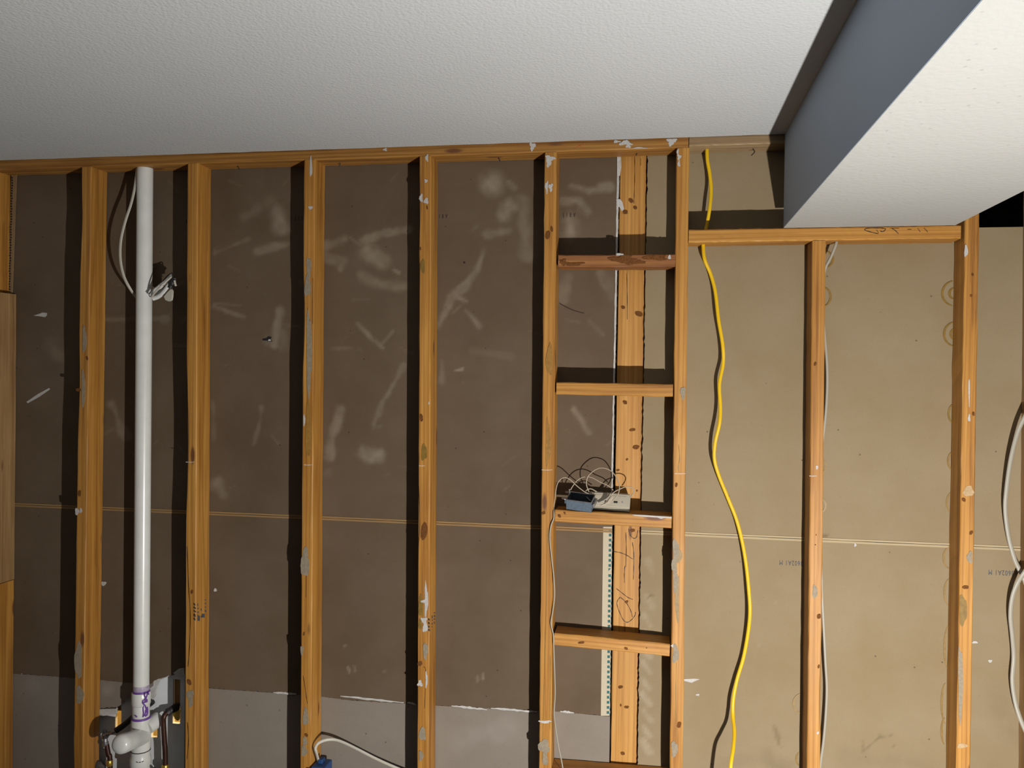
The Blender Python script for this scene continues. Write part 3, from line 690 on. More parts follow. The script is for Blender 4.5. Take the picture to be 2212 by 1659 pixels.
many(stud6, 'glue_patch', G, [(1453, 1165, 1466, 1215), (1451, 1200, 1463, 1240), (1454, 1232, 1464, 1278), (1453, 1393, 1466, 1432), (1450, 1602, 1464, 1634), (1470, 835, 1481, 862)], n=28)
many(stud6, 'amber_patch', O_, [(1460, 1185, 1473, 1215), (1458, 1245, 1468, 1340)], n=26)
many(stud6, 'knot', KN, [(1458, 1043, 1464, 1052), (1462, 1560, 1472, 1572)])
many(stud7, 'glue_patch', G, [(1755, 1264, 1766, 1292)])
many(stud7, 'paint_smear', WH, [(1762, 1005, 1767, 1014), (1764, 1580, 1769, 1586)])
many(stud7, 'knot', KN, [(1765, 1325, 1773, 1338), (1766, 1436, 1771, 1444), (1762, 1154, 1764, 1157), (1760, 1176, 1763, 1178), (1758, 782, 1764, 790)])
many(stud8, 'paint_smear', WH, [(2083, 529, 2091, 554), (2092, 817, 2095, 877), (2091, 895, 2096, 911), ])
many(stud8, 'scuff', 'scuff_wood', [(2082, 1050, 2103, 1072), (2068, 1606, 2090, 1616)])
many(stud8, 'glue_patch', G, [(2089, 1192, 2101, 1216), (2070, 1395, 2080, 1560)])
many(stud8, 'amber_patch', O_, [(2072, 1285, 2088, 1352)])
many(stud8, 'knot', KN, [(2080, 1264, 2092, 1273), (2098, 590, 2104, 596), (2095, 636, 2101, 641), (2078, 1075, 2086, 1084), (2094, 1146, 2102, 1155), (2100, 890, 2106, 898)])
many(b1, 'dark_stain', 'knot_wood', [(1210, 560, 1222, 573), (1320, 553, 1365, 567), (1350, 560, 1392, 571), (1395, 551, 1440, 562), (1215, 566, 1260, 574)], Y=D+0.001, n=24, rough=.3)
many(b1, 'paint_smear', WH, [(1443, 551, 1449, 560), (1330, 547, 1346, 552)], Y=D+0.001)
decal('paint_smear', b3, [(1365, 1111.5), (1390, 1112.5), (1420, 1114.5), (1451, 1116.5), (1451, 1120), (1436, 1118.5), (1428, 1121), (1420, 1118), (1395, 1116.5), (1370, 1114)], WH, Y=D+0.001)
many(b3, 'knot', KN, [(1205, 1112, 1212, 1118), (1218, 1106, 1222, 1111)], Y=D+0.001)
many(b4, 'knot', KN, [(1349, 1398, 1356, 1404), (1250, 1386, 1262, 1391), (1396, 1399, 1398, 1401)], Y=D+0.001)
many(tp1, 'paint_smear', WH, [(1144, 308, 1156, 324), (1325, 303, 1340, 308), (1340, 304, 1364, 314), (1352, 310, 1362, 320), (1440, 299, 1461, 311), (1444, 309, 1452, 316), (1368, 318, 1395, 320.5), (828, 320, 836, 326)], rough=.3, n=26)
strokes('red_mark', tp1, [[(1240, 321), (1264, 308)], [(1243, 308), (1263, 322)]], 1.6, 'red_ink', D)
# white level ticks marked across the studs
for st, x0, x1, y in ((stud2, 401, 420, 998), (stud3, 656, 675, 1004), (stud4, 905, 918, 1006), (stud5, 1170, 1193, 1015), (stud6, 1457, 1481, 1023), (stud7, 1748, 1764, 1028)):
    strokes('chalk_tick', st, [[(x0, y), ((x0+x1)/2, y+.5), (x1, y)]], 1.7, 'chalk', D)
# handwriting on the dropped plate
strokes('handwriting', lp, [[(1898, 505), (1880, 501), (1868, 496.5), (1874, 493.0), (1895, 492.4), (1908, 493.2), (1913, 495.5), (1908, 500), (1903, 500), (1902.5, 498)], [(1893, 496), (1898, 503)], [(1922, 493), (1942, 493)], [(1926, 493), (1934, 498), (1941, 505)], [(1960, 495.5), (1969, 495.5)], [(1982, 492.5), (1988, 501)], [(1996, 492.5), (2004, 501)]], 2.0, 'marker_ink', D)
strokes('crack', stud5, [[(1183, 1140), (1181, 1239), (1178, 1380), (1173, 1553), (1171, 1640)], [(1189, 1416), (1188.5, 1500), (1188, 1575)]], 1.5, 'adhesive_ochre', D)
strokes('crack', stud6, [[(1461, 1425), (1460, 1480), (1459, 1540), (1458, 1590)], [(1466, 960), (1468, 990), (1465, 1010), (1467, 1020)]], 1.6, 'adhesive_ochre', D)
strokes('crack', stud2, [[(404, 1180), (407, 1260), (411, 1330), (409, 1400), (406, 1440)], [(405, 1560), (407, 1600), (404, 1640)]], 1.8, 'crack_dark', D)
strokes('crack', stud4, [[(905, 1050), (907, 1130), (904, 1180)], [(915, 1440), (920, 1452), (917, 1530)]], 1.3, 'crack_dark', D)
strokes('crack', stud3, [[(662, 1238), (661, 1290)], [(655, 1460), (661, 1500), (664, 1520)], [(676, 600), (675.5, 700)]], 1.3, 'crack_dark', D)
# ink stamps on the sides of studs
def side_stamp(st, px_edge, boxes):
    X = max((FR[st.name] @ v.co).x for v in st.data.vertices if abs((FR[st.name] @ v.co).z - 1.0) < 0.15) + 0.0002
    mb = MB()
    for (x0, y0, x1, y1) in boxes:
        mb.prism([atX(x, y, X+0.0006) for x, y in ((x0, y0), (x1, y0), (x1, y1), (x0, y1))], (-0.0006, 0, 0))
    mark(mb.build('ink_stamp', 'stamp_ink', st), kind='stuff')
tk = []
for r, (xx, y0) in enumerate(((421, 1304), (427, 1304), (434, 1299), (443, 1294))):
    for k in range(5):
        if random.random() < .85: tk.append((xx, y0+k*8+random.uniform(-1, 1), xx+random.uniform(1.2, 2.6), y0+k*8+random.uniform(3, 6)))
tk += [(427, 1330, 432, 1341), (436, 1326, 442, 1334)]
side_stamp(stud2, 0, tk)
tk = []
for r, (xx, y0) in enumerate(((927, 1338), (933, 1331), (938, 1322))):
    for k in range(4):
        tk.append((xx, y0+k*7+random.uniform(-1, 1), xx+random.uniform(1.0, 2.0), y0+k*7+random.uniform(3, 5)))
side_stamp(stud4, 0, tk)

# ---- corner post at the left edge: stacked pieces
cx_up = at(21, 500, D+.085).x; cx_lo = at(36, 700, D+.089).x
z635 = at(10, 635, BK).z; z1250 = at(10, 1250, BK).z
def post(xr, z0, z1, mat, label, dd=0.0):
    wd = 0.089
    return mark(board('corner_post', (xr-wd/2, (D+BK-.0012)/2+dd, z0), (xr-wd/2, (D+BK-.0012)/2+dd, z1), wd, BK-.0012-D, mat, nseg=16), label, 'post', 'corner post pieces')
post(cx_up, z635+0.003, PZ, 'stud_wood', 'upper corner post piece beside the perforated metal strip')
post(cx_lo, z1250+0.002, z635-0.002, 'old_wood', 'weathered brown middle piece of the corner post')
post(cx_lo-0.003, 0.0, z1250-0.001, 'stud_wood', 'lower orange piece of the corner post')
# perforated corner bead
bead = mark(empty('corner_bead', at(28, 640, D+.08)), 'perforated metal corner bead beside the upper corner post', 'corner bead')
mb = MB(); 
for i in range(14):
    y0 = 378+i*19; y1 = y0+19; xa = lambda y: 27.5-(y-378)*0.026
    q = [at(xa(y0)-3.5, y0, BK-.006), at(xa(y0)+8-(i*.2), y0, BK-.006), at(xa(y1)+8-(i*.2), y1, BK-.006), at(xa(y1)-3.5, y1, BK-.006)]
    mb.prism(q, (0, 0.003, 0))
mb.build('bead_strip', 'grey_wood', bead)
mb = MB()
for i in range(44):
    y0 = 384+i*5.6; x0 = 27.5-(y0-378)*0.026-1.0+random.uniform(-.6, .6)
    mb.prism([at(x, y, BK-.0066) for x, y in poly_blob(x0, y0, 1.7, 2.1, n=8)], (0, 0.0006, 0))
mark(mb.build('perforation', 'black_plastic', bead), kind='stuff')

# ------------------------------------------------------------------ bent nails under the top plate
for k, (pts, lab) in enumerate((([(735, 345), (735, 351), (733, 359)], 'bent nail under the top plate right of the glue streaked stud'), ([(1070, 338), (1077, 341), (1080, 349)], 'bent nail under the top plate left of the ladder'),
                 ([(511, 352), (513, 357), (517, 366)], 'bent nail under the top plate right of the vent pipe'), ([(1376, 322), (1377, 328), (1374, 336)], 'bent nail above the wide plank'), ([(1626, 322), (1630, 328), (1623, 336)], 'bent nail under the short grey plate'))):
    mb = MB(); Y = D+0.05
    P = [at(x, y, Y) for x, y in pts]; P[0].z = max(P[0].z, PZ)
    mb.tube(P, 0.0017, 8)
    o = auto_smooth(mb.build('nail', 'nail_steel')); mark(o, lab, 'nail', 'bent nails')

# ------------------------------------------------------------------ plumbing
YPV = D+0.047
vp = mark(empty('vent_pipe', at(306, 1659, YPV)), 'white plastic vent pipe with purple stained joints and capped tee', 'pipe')
p_top = at(313.5, 352, YPV); p_top.z = PZ; pj = at(305, 1494, YPV)
# keep the run straight
auto_smooth(MB().lathe(pj, (p_top-pj), [(0, .0265), ((p_top-pj).length, .0265)], 32).build('pipe', 'pvc', vp))
ax = (pj-p_top).normalized()
def ringpart(name, y0, y1, r, mat, extra=None):
    a = at(305-(y0-1494)*0.01, y0, YPV); b = at(305-(y1-1494)*0.01, y1, YPV); L = (b-a).length
    prof = extra(L) if extra else [(0, r*.96), (.002, r), (L-.002, r), (L, r*.96)]
    return auto_smooth(MB().lathe(a, b-a, prof, 32).build(name, mat, vp))
ringpart('primer_stain', 1478, 1493.5, .02675, 'primer_stain')
ringpart('primer_ring', 1490, 1495, .0280, 'primer_purple')
ringpart('coupling', 1494, 1521, .0315, 'pvc')
ringpart('coupling_seam', 1520, 1522, .0298, 'primer_stain')
ringpart('pipe_stub', 1520, 1552, .0288, 'pvc')
ringpart('primer_ring', 1547, 1552, .0325, 'primer_purple')
ringpart('tee_body', 1551, 1622, .030, 'pvc', lambda L: [(0, .0315), (.012, .033), (.03, .033), (.05, .034), (L-.02, .033), (L, .0315)])
ringpart('black_ring', 1618.5, 1620.5, .0335, 'marker_ink')
ringpart('lower_hub', 1622, 1652, .0345, 'pvc', lambda L: [(0, .0315), (.015, .032), (.022, .0345), (L-.003, .0355), (L, .034)])
ringpart('lower_pipe', 1652, 1900, .0305, 'pvc')
J = at(310, 1590, YPV); Cc = at(263, 1607, YPV-.125); d_ = (Cc-J).normalized(); L_ = (Cc-J).length
auto_smooth(MB().lathe(J, d_, [(0, .028), (L_*.45, .0305), (L_*.46, .031), (L_*.82, .031)], 32).build('tee_branch', 'pvc', vp))
auto_smooth(MB().lathe(J+d_*L_*.72, d_, [(0, .0315), (.03, .0325), (.042, .0315), (.050, .027), (.055, .018), (.057, .006)], 32).build('end_cap', 'pvc', vp), 50)['label'] = 'domed cap closing the side branch'
J2 = at(318, 1572, YPV)
auto_smooth(MB().lathe(J2, (0.30, 0.9, 0.30), [(0, .024), (.02, .026), (.05, .026)], 28).build('rear_branch', 'pvc', vp))
# purple primer runs on the front of the joint
def on_pipe(px, py, r):
    """first hit of the view ray with the pipe's cylinder of radius r"""
    v = ray(px, py); c = at(305-(py-1494)*0.01, py, YPV)
    a = v.x*v.x+v.y*v.y; b = -2*(v.x*c.x+v.y*c.y); cc = c.x*c.x+c.y*c.y-r*r
    disc = max(b*b-4*a*cc, 0.0); t = (-b-math.sqrt(disc))/(2*a); return CAM+v*t
mb = MB()
for pts, r in (([(314, 1496), (312, 1502), (314, 1508), (308, 1516), (311, 1522)], .0322), ([(319, 1497), (317, 1504), (315, 1510), (318, 1515), (310, 1518)], .0322), ([(311, 1522), (309, 1530), (310, 1540), (309, 1549)], .0295), ([(313, 1522), (316, 1532), (318, 1541), (314, 1548)], .0295), ([(312, 1516), (317, 1514)], .0322), ([(311, 1521), (315, 1528), (317, 1537)], .0297), ([(320, 1495), (321, 1500)], .0322), ([(307, 1514), (313, 1512), (318, 1511)], .0322), ([(315, 1533), (314, 1541), (312, 1547)], .0297), ([(292, 1545), (296, 1549)], .0297), ([(318, 1527), (319, 1538), (317, 1546)], .0297)):
    mb.tube([on_pipe(x, y, r) for x, y in pts], .0026, 6, smooth=4)
mark(mb.build('primer_run', 'primer_purple', vp), kind='stuff')
mb = MB(); pts = [(294, 1646), (300, 1647), (306, 1646), (312, 1643)]
for a_, b_ in zip(pts[:-1], pts[1:]): mb.tube([on_pipe(*a_, .0352), on_pipe(a_[0]*.3+b_[0]*.7, a_[1]*.3+b_[1]*.7, .0352)], .0014, 6)
mark(mb.build('print_line', 'marker_ink', vp), kind='stuff')

YC = BK-0.026
cp = mark(empty('copper_pipe', at(357, 1659, YC)), 'dark copper pipe with elbow right of the vent pipe', 'pipe')
auto_smooth(MB().tube([at(357.5, 1900, YC), at(357, 1652, YC), at(355, 1600, YC), at(353, 1562, YC), at(354, 1549, YC), at(360, 1540, YC+.01), at(368, 1535, YC+.02)], .0090, 14).build('pipe', 'copper', cp), 60)
auto_smooth(MB().tube([at(361, 1540, YC+.012), at(368, 1535, YC+.02), at(377, 1530, YC+.035), at(389, 1523, YC+.075)], .0125, 12, radii=[1.15, 1.05, 1.1, .9]).build('elbow_fitting', 'solder_black', cp))
auto_smooth(MB().lathe(at(357, 1651, YC), (0, 0, -1), [(0, .0105), (.003, .0125), (.015, .0125), (.02, .011)], 16).build('brass_collar', 'brass', cp))
blob('mark', cp, (374, 1530, 390, 1556), 'brass', Y=FY-.002)  # brass patch; yellow lamp light at the slot's foot is put into its colour
cl = mark(empty('valve_pipe', at(238, 1659, BK)), 'small metal valve on copper pipe left of the vent pipe', 'valve')
YV = BK-0.028
auto_smooth(MB().tube([at(240, 1900, YV), at(238, 1659, YV), at(234, 1630, YV), at(230, 1608, YV)], .0085, 12).build('pipe', 'copper', cl), 60)
auto_smooth(MB().lathe(at(228, 1612, YV), at(226, 1575, YV)-at(228, 1612, YV), [(0, .008), (.006, .0115), (.014, .0115), (.016, .0085), (.028, .0085), (.030, .012), (.042, .012), (.046, .008), (.058, .007)], 10).build('valve_body', 'steel', cl))
auto_smooth(MB().tube([at(226, 1589, YV), at(240, 1583, YV), at(252, 1578, YV)], .0075, 10, radii=[1.2, .9, 1.2, 1.0]).build('valve_stem', 'steel', cl))
auto_smooth(MB().tube([at(250, 1579, YV), at(268, 1566, YV+.012), at(292, 1546, YV+.020), at(330, 1515, YV+.026)], .0105, 10).build('black_hose', 'black_plastic', cl), 60)['label'] = 'black hose running back behind the vent pipe'
auto_smooth(MB().lathe(at(236.5, 1641, YV), (0, 0, -1), [(0, .0095), (.003, .0115), (.02, .0115), (.023, .0095)], 14).build('brass_collar', 'brass', cl))
# lump of insulation at the foot of the hole
def lump(name, px, py, Y, rx, ry, rz, mat, label, cat, seed):
    r_ = random.Random(seed); bm = bmesh.new(); bmesh.ops.create_icosphere(bm, subdivisions=3, radius=1); c = at(px, py, Y)
    ph = [(Vector((r_.gauss(0, 1), r_.gauss(0, 1), r_.gauss(0, 1)))*2.4, r_.uniform(0, 6)) for _ in range(6)]
    for v in bm.verts:
        k = 1+sum(.09*math.sin(v.co.dot(a)+b) for a, b in ph); v.co = Vector((c.x+v.co.x*rx*k, c.y+v.co.y*ry*k, c.z+v.co.z*rz*k))
    bm.verts.index_update(); V = [v.co.copy() for v in bm.verts]; F = [[x.index for x in f.verts] for f in bm.faces]; bm.free()
    return mark(mesh_obj(name, V, F, mat, smooth=True), label, cat)
lump('insulation', 212, 1672, BK-.01, .035, .03, .045, 'insulation', 'dark tuft of insulation at the foot of the valve pipe', 'insulation', 3)
lump('insulation', 338, 1682, BK-.004, .016, .012, .04, 'insulation', 'dark tuft of insulation between the vent and copper pipes', 'insulation', 5)

# ------------------------------------------------------------------ cables
def cable(name, pts, r, mat, label, ry=None, seg=10, cat='cable', k=8, extra=None):
    P = [at(x, y, Y) for x, y, Y in pts]
    mb = MB().tube(P, r, seg, ry=ry, smooth=k)
    o = mb.build(name, mat); auto_smooth(o, 50)
    return mark(o, label, cat)
B_ = BK
cable('yellow_cable', [(1527, 318, B_-0.045), (1528, 345, B_-0.045), (1533, 375, B_-0.043), (1536, 410, B_-0.043), (1533, 450, B_-0.048), (1526, 490, B_-0.040), (1521, 508, B_-0.045), (1519, 530, B_-0.040), (1522, 560, B_-0.043), (1535, 592, B_-0.033), (1545, 630, B_-0.033), (1552, 690, B_-0.038), (1561, 745, B_-0.038),
      (1562, 785, B_-0.033), (1554, 830, B_-0.038), (1556, 880, B_-0.043), (1554, 915, B_-0.048), (1545, 955, B_-0.043), (1543, 990, B_-0.038), (1552, 1025, B_-0.031), (1572, 1075, B_-0.028), (1590, 1120, B_-0.025), (1602, 1165, B_-0.025), (1611, 1215, B_-0.028),
      (1617, 1270, B_-0.033), (1620, 1320, B_-0.035), (1616, 1365, B_-0.029), (1606, 1420, B_-0.025), (1592, 1468, B_-0.028), (1584, 1510, B_-0.038), (1583, 1545, B_-0.050), (1586, 1580, B_-0.085), (1584, 1615, B_-0.125), (1579, 1650, B_-0.155), (1576, 1700, B_-0.170), (1574, 1760, B_-0.180)],
      .0053, 'yellow_jacket', 'yellow flat electrical cable hanging through the plates', ry=.0036)
cable('white_cable', [(1808, 518, B_-.05), (1805, 530, B_-.05), (1795, 555, B_-.045), (1783, 580, B_-.04), (1776, 620, B_-.03), (1777, 670, B_-.03), (1781, 720, B_-.028), (1786, 780, B_-.028), (1787, 830, B_-.026), (1784, 890, B_-.026), (1778, 945, B_-.025), (1770, 1000, B_-.025), (1765, 1100, B_-.025), (1768, 1170, B_-.026),
      (1774, 1225, B_-.028), (1776, 1290, B_-.03), (1780, 1370, B_-.03), (1783, 1430, B_-.03), (1786, 1485, B_-.03), (1784, 1540, B_-.03), (1779, 1600, B_-.03), (1772, 1655, B_-.03), (1768, 1720, B_-.03)], .0042, 'white_jacket', 'thin off-white cable running down beside the shorter stud', ry=.003)
cable('white_cable', [(2240, 840, B_-.06), (2222, 885, B_-.06), (2200, 930, B_-.05), (2184, 990, B_-.045), (2174, 1060, B_-.04), (2172, 1105, B_-.035), (2179, 1160, B_-.03), (2191, 1205, B_-.03), (2201, 1228, B_-.03), (2212, 1250, B_-.035), (2225, 1290, B_-.04)], .0062, 'white_jacket', 'white cable curving in from the right edge, upper loop', ry=.0036)
cable('white_cable', [(2240, 1200, B_-.06), (2214, 1235, B_-.06), (2198, 1260, B_-.05), (2187, 1290, B_-.045), (2183, 1330, B_-.04), (2187, 1375, B_-.035), (2190, 1420, B_-.03), (2187, 1470, B_-.035), (2193, 1515, B_-.04), (2205, 1555, B_-.05), (2225, 1600, B_-.06)], .0062, 'white_jacket', 'white cable curving in from the right edge, lower loop', ry=.0036)
cable('white_cable', [(297, 350, D+.045), (296, 368, D+.042), (291, 405, D+.035), (283, 440, D+.03), (270, 480, D+.025), (261, 520, D+.022), (260, 560, D+.022), (267, 595, D+.025), (280, 622, D+.035), (297, 645, D+.072), (312, 652, D+.082), (324, 648, D+.07)], .0052, 'white_jacket_brightened', 'white cable looping left of the vent pipe near the top', ry=.0032)
bxc = cable('white_cable', [(690, 1652, D+.028), (687, 1640, D+.02), (683, 1625, D+.0), (681, 1616, D-.004), (687, 1606, D+.006), (703, 1599, D+.025), (722, 1598, D+.04), (742, 1604, D+.045), (775, 1620, D+.047), (810, 1638, D+.05), (845, 1654, D+.052), (880, 1668, D+.055), (930, 1685, D+.06)], .0050, 'white_jacket_brightened', 'white cable arching out of the blue box', ry=.0034)
cable('thin_wire', [(1196, 1096, D+.012), (1196.5, 1106, D-.004), (1196, 1120, D-.004), (1190, 1136, D-.005), (1187.5, 1162, D-.004), (1191, 1200, D-.004), (1196, 1245, D-.004), (1198, 1285, D-.004), (1194, 1320, D-.005), (1190, 1346, D-.005), (1195, 1370, D-.005), (1196, 1395, D-.005), (1198, 1450, D-.004), (1199, 1500, D-.004), (1197, 1540, D-.004), (1200, 1570, D+.004), (1206, 1610, D+.006), (1215, 1655, D+.004), (1218, 1690, D-.006)],
      .0021, 'white_jacket', 'thin white wire trailing down the left ladder stud', cat='wire', seg=8)
cable('bare_wire', [(1209, 656, B_-.004), (1222, 663, B_-.003), (1240, 671, B_-.002), (1262, 677, B_-.0015)], .0009, 'nail_steel', 'thin dark wire end poking out beside the ladder stud', cat='wire', seg=6)

# wad of taped cable hanging beside the vent pipe
wad = mark(empty('cable_wad', at(345, 650, D+.05)), 'tangled white cable ends with black tape hooked beside the vent pipe', 'cable')
YW = D+.020
mb = MB()
mb.tube([at(327, 642, YW-.010), at(336, 630, YW-.022), at(348, 618, YW-.026), at(360, 607, YW-.016), at(370, 598, YW-.004)], .0036, 10, ry=.003)
auto_smooth(mb.build('cable_strand', 'white_jacket_brightened', wad), 60)
mb = MB()
mb.tube([at(324, 639, YW-.01), at(335, 627, YW), at(350, 616, YW+.004), at(362, 606, YW+.004), at(372, 596, YW+.006)], .0075, 10, ry=.005, radii=[.8, 1, 1.15, 1.1, 1.2])
mb.tube([at(330, 645, YW), at(343, 640, YW+.003), at(356, 628, YW), at(366, 612, YW+.002)], .008, 10, ry=.006)
mb.tube([at(334, 634, YW+.014), at(350, 626, YW+.016), at(364, 612, YW+.016)], .010, 10, ry=.007)
auto_smooth(mb.build('cable_bundle', 'rag_white', wad), 60)
mb = MB(); mb.prism([at(x, y, YW-.008) for x, y in ((354, 641), (361, 632), (369, 624.5), (371.5, 628), (371, 640), (369.5, 648), (364, 651), (357, 648))], (0.002, .007, 0))
auto_smooth(mb.build('cable_end', 'white_jacket_brightened', wad), 60)
mb = MB(); mb.tube([at(366, 622, YW), at(370, 612, YW), at(376, 600, YW+.003)], .0125, 10, ry=.009, radii=[.7, 1, .9]); 
mb.tube([at(346, 616, YW+.004), at(356, 602, YW+.006), at(364, 594, YW+.006), at(372, 590, YW+.008), at(375, 600, YW+.004)], .0018, 8)
auto_smooth(mb.build('black_tape', 'black_plastic', wad), 60)
mb = MB(); mb.tube([at(377, 606, YW-.006), at(378, 612, YW-.006), at(380, 618, YW-.004)], .004, 8); auto_smooth(mb.build('wire_tip', 'white_jacket_brightened', wad), 60)
mb = MB(); mb.tube([at(345, 616, YW-.006), at(354, 617, YW-.008), at(366, 611, YW-.008)], .0009, 6); mb.build('copper_strand', 'copper', wad)

# ------------------------------------------------------------------ metal box and cream outlet on the third block
zb3 = at(1270, 1105, D+.001).z + 0.0008
bc = at(1256, 1100, D+.030); bz = at(1256, 1101, D+.012).z
Mx = Matrix.Translation((bc.x-.001, D+.017, bz+0.008)) @ Matrix.Rotation(math.radians(-9), 4, 'Z') @ Matrix.Rotation(math.radians(4), 4, 'Y') @ Matrix.Rotation(math.radians(21), 4, 'X')
gb = mark(empty('metal_box', (bc.x, D+.024, bz)), 'blue grey metal electrical box standing open on the ladder blocking', 'electrical box')
w2, d2, h2, th = .040, .026, .034, .0016
mb = MB(); mb.box((-w2, -d2, 0), (w2, d2, th), Mx); mb.box((-w2, -d2, 0), (w2, -d2+th, h2), Mx); mb.box((-w2, d2-th, 0), (w2, d2, h2), Mx)
mb.box((-w2, -d2+th, 0), (-w2+th, d2-th, h2), Mx); mb.box((w2-th, -d2+th, 0), (w2, d2-th, h2), Mx)
mb.build('shell', 'galvanized', gb)
mb = MB(); mb.box((-w2+th, -d2+th, th), (w2-th, d2-th, th+.002), Mx); mb.box((-w2+th, d2-th-.0006, th), (w2-th, d2-th, h2-.001), Mx); mb.box((-w2+th, -d2+th, th), (-w2+th+.0006, d2-th, h2-.001), Mx); mb.box((w2-th-.0006, -d2+th, th), (w2-th, d2-th, h2-.001), Mx)
mb.build('inner_shade', 'box_inside_shade', gb)  # dark skins over the inner faces; shade inside the box is in their colour
mb = MB()
for a_ in ((-w2-.001, -d2-.0012, h2-.001, w2+.001, -d2+.0015, h2+.0016), (-w2-.001, d2-.0015, h2-.001, w2+.001, d2+.0012, h2+.0016), (-w2-.001, -d2, h2-.001, -w2+.0015, d2, h2+.0016), (w2-.0015, -d2, h2-.001, w2+.001, d2, h2+.0016)): mb.box(a_[:3], a_[3:], Mx, bev=.0005)
mb.build('rim', 'steel', gb)
for yy in (-d2+.006, d2-.006):
    mb = MB(); n = 14; P = [Mx @ Vector((-w2-.007+.009*math.cos(2*math.pi*i/n), yy+.0065*math.sin(2*math.pi*i/n), h2)) for i in range(n)]
    mb.prism(P, (0, 0, .0016)); mb.build('ear', 'steel', gb)
mb = MB(); mb.tube([Mx @ Vector((-w2-.002, d2-.006, h2)), Mx @ Vector((-w2-.002, d2-.006, h2+.010))], .0014, 8); mb.lathe(Mx @ Vector((-w2-.002, d2-.006, h2+.010)), (0, 0, 1), [(0, .0032), (.002, .003)], 10); mb.build('screw', 'steel', gb)
mb = MB(); mb.box((-w2-.006, -d2+.002, h2*.55), (-w2, -d2+.012, h2-.002), Mx, bev=.001); mb.build('bracket', 'galvanized', gb)
for i, zz in enumerate((.010, .019, .027)):
    mb = MB(); mb.box((w2, -d2+.006, zz-.003), (w2+.010-.002*i, d2-.004, zz+.002), Mx @ Matrix.Rotation(math.radians(-8+6*i), 4, 'Y'), bev=.001); mb.build('clamp', 'steel', gb)

oc = at(1322, 1102, D+.045)
ob = mark(empty('outlet_box', (oc.x, D+.050, zb3)), 'cream plastic outlet box leaning back on the ladder blocking', 'outlet')
# local: X width, Y thickness direction, face = -Y, stands on its long lower edge and leans back
w3 = (at(1360, 1080, D+.04).x - at(1268, 1080, D+.04).x)/2
Mo = Matrix.Translation((at(1314, 1100, D+.04).x, D+.024, at(1320, 1104, D+.02).z+.0010)) @ Matrix.Rotation(math.radians(2.0), 4, 'Y') @ Matrix.Rotation(math.radians(-28), 4, 'X')
hh = .058
Mb = Matrix.Translation(Mo.translation) @ Matrix.Rotation(math.radians(2.0), 4, 'Y')
mb = MB(); mb.prism([Mb @ Vector((-w3, y_, z_)) for y_, z_ in ((.004, .0002), (.004+hh*.469, hh*.883), (.030+hh*.469, hh*.883-.015), (.050, .0002))], Mb.to_3x3() @ Vector((2*w3, 0, 0))); mb.build('body', 'cream_plastic', ob)
mb = MB(); mb.box((-w3+.001, .0005, .014), (w3-.001, .006, hh-.001), Mo, bev=.0015); fp = mb.build('face_plate', 'cream_plastic', ob)
mb = MB(); mb.box((-w3+.012, -.0006, .021), (w3-.012, .002, hh-.008), Mo, bev=.0006); mb.build('receptacle', 'cream_plastic', ob)
for xx in (-.006, .022): mb = MB(); mb.box((xx-.006, -.0012, .026), (xx+.006, .001, .032), Mo); mb.build('slot', 'black_plastic', ob)
mb = MB(); mb.lathe(Mo @ Vector((.043, -.0014, .030)), Mo.to_3x3() @ Vector((0, 1, 0)), [(0, .0026), (.002, .0030)], 12); mb.build('screw', 'steel', ob)

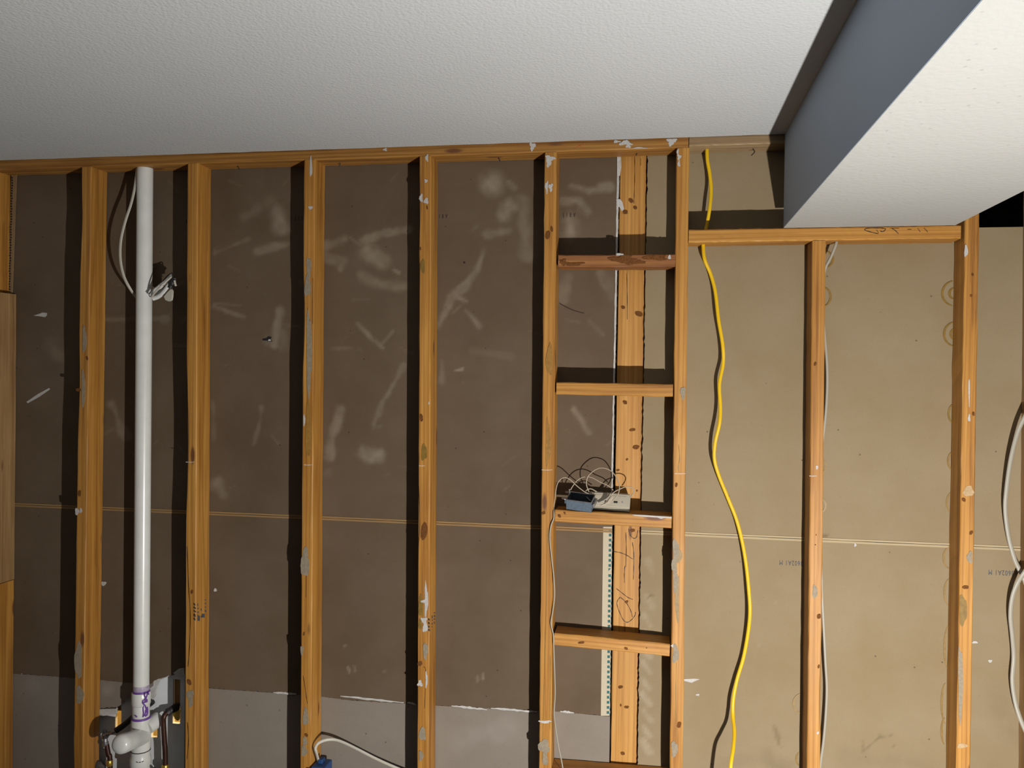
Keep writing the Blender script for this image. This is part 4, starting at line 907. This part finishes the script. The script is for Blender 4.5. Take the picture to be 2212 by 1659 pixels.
# loose wires around the boxes
S_ = .1582
def wpx(pts, y0, y1):
    n = len(pts)-1
    return [(1150+x*S_, 980+y*S_, y0+(y1-y0)*i/n) for i, (x, y) in enumerate(pts)]
cable('loose_wire', wpx([(292, 740), (305, 640), (330, 450), (370, 365), (435, 325), (500, 345), (560, 395), (620, 450), (730, 530), (850, 570), (880, 580)], D+.012, D+.030), .0016, 'grey_jacket', 'thin loose wire arching from the ladder stud to the metal box', cat='wire', seg=8)
cable('loose_wire', wpx([(480, 610), (500, 550), (540, 460), (620, 360), (720, 315), (820, 330), (930, 390), (1040, 440), (1105, 500)], D+.045, D+.040), .0016, 'grey_jacket', 'thin loose wire arching over the open metal box', cat='wire', seg=8)
cable('loose_wire', wpx([(780, 540), (755, 480), (738, 410), (760, 310), (860, 220), (960, 195), (1080, 240), (1160, 350), (1188, 450), (1170, 550), (1090, 650), (1000, 700)], D+.040, D+.010), .0016, 'grey_jacket', 'tallest loose wire loop above the cream outlet', cat='wire', seg=8)
cable('loose_wire', wpx([(925, 702), (970, 690), (1040, 620), (1110, 530), (1180, 490), (1280, 452), (1360, 465), (1388, 505), (1370, 555), (1332, 598)], D+.010, D+.030), .0016, 'grey_jacket', 'loose wire looping over the right end of the cream outlet', cat='wire', seg=8)
cable('loose_wire', wpx([(795, 645), (745, 595), (722, 545), (740, 498), (800, 480), (880, 520)], D+.024, D+.045), .0016, 'grey_jacket', 'short loose wire curling into the metal box', cat='wire', seg=8)
decal('cable_sheath', fp, [(1297, 1092), (1310, 1086), (1321, 1074), (1325, 1072), (1322, 1082), (1312, 1090), (1299, 1094)], 'grey_jacket', Y=D+.012, th=.003)

# ------------------------------------------------------------------ blue box at the foot of the glue-streaked stud
c0 = at(691, 1662, D+.03)
bb = mark(empty('blue_box', c0), 'blue plastic electrical box at the bottom beside a stud', 'electrical box')
X0 = at(672, 1655, D).x; X1 = at(712, 1655, D+.03).x; zt_ = at(690, 1648, D+.02).z
mb = MB(); mb.box((X0+.004, D-.012, zt_-.09), (X1, D+.055, zt_), bev=.004); mb.build('shell', 'blue_plastic', bb)
mb = MB(); mb.box((X0-.004, D-.016, zt_-.085), (X1+.002, D-.011, zt_-.006), bev=.002); mb.build('flange', 'blue_plastic', bb)
mb = MB(); mb.box((at(690, 1645, D+.03).x, D+.015, zt_-.001), (at(700, 1645, D+.03).x, D+.04, zt_+.013), bev=.002); mb.build('cable_clamp', 'blue_plastic', bb)
mb = MB(); mb.lathe((X0+.014, D-.017, zt_-.016), (0, 1, 0), [(0, .004), (.003, .0045)], 12); mb.build('screw', 'steel', bb)
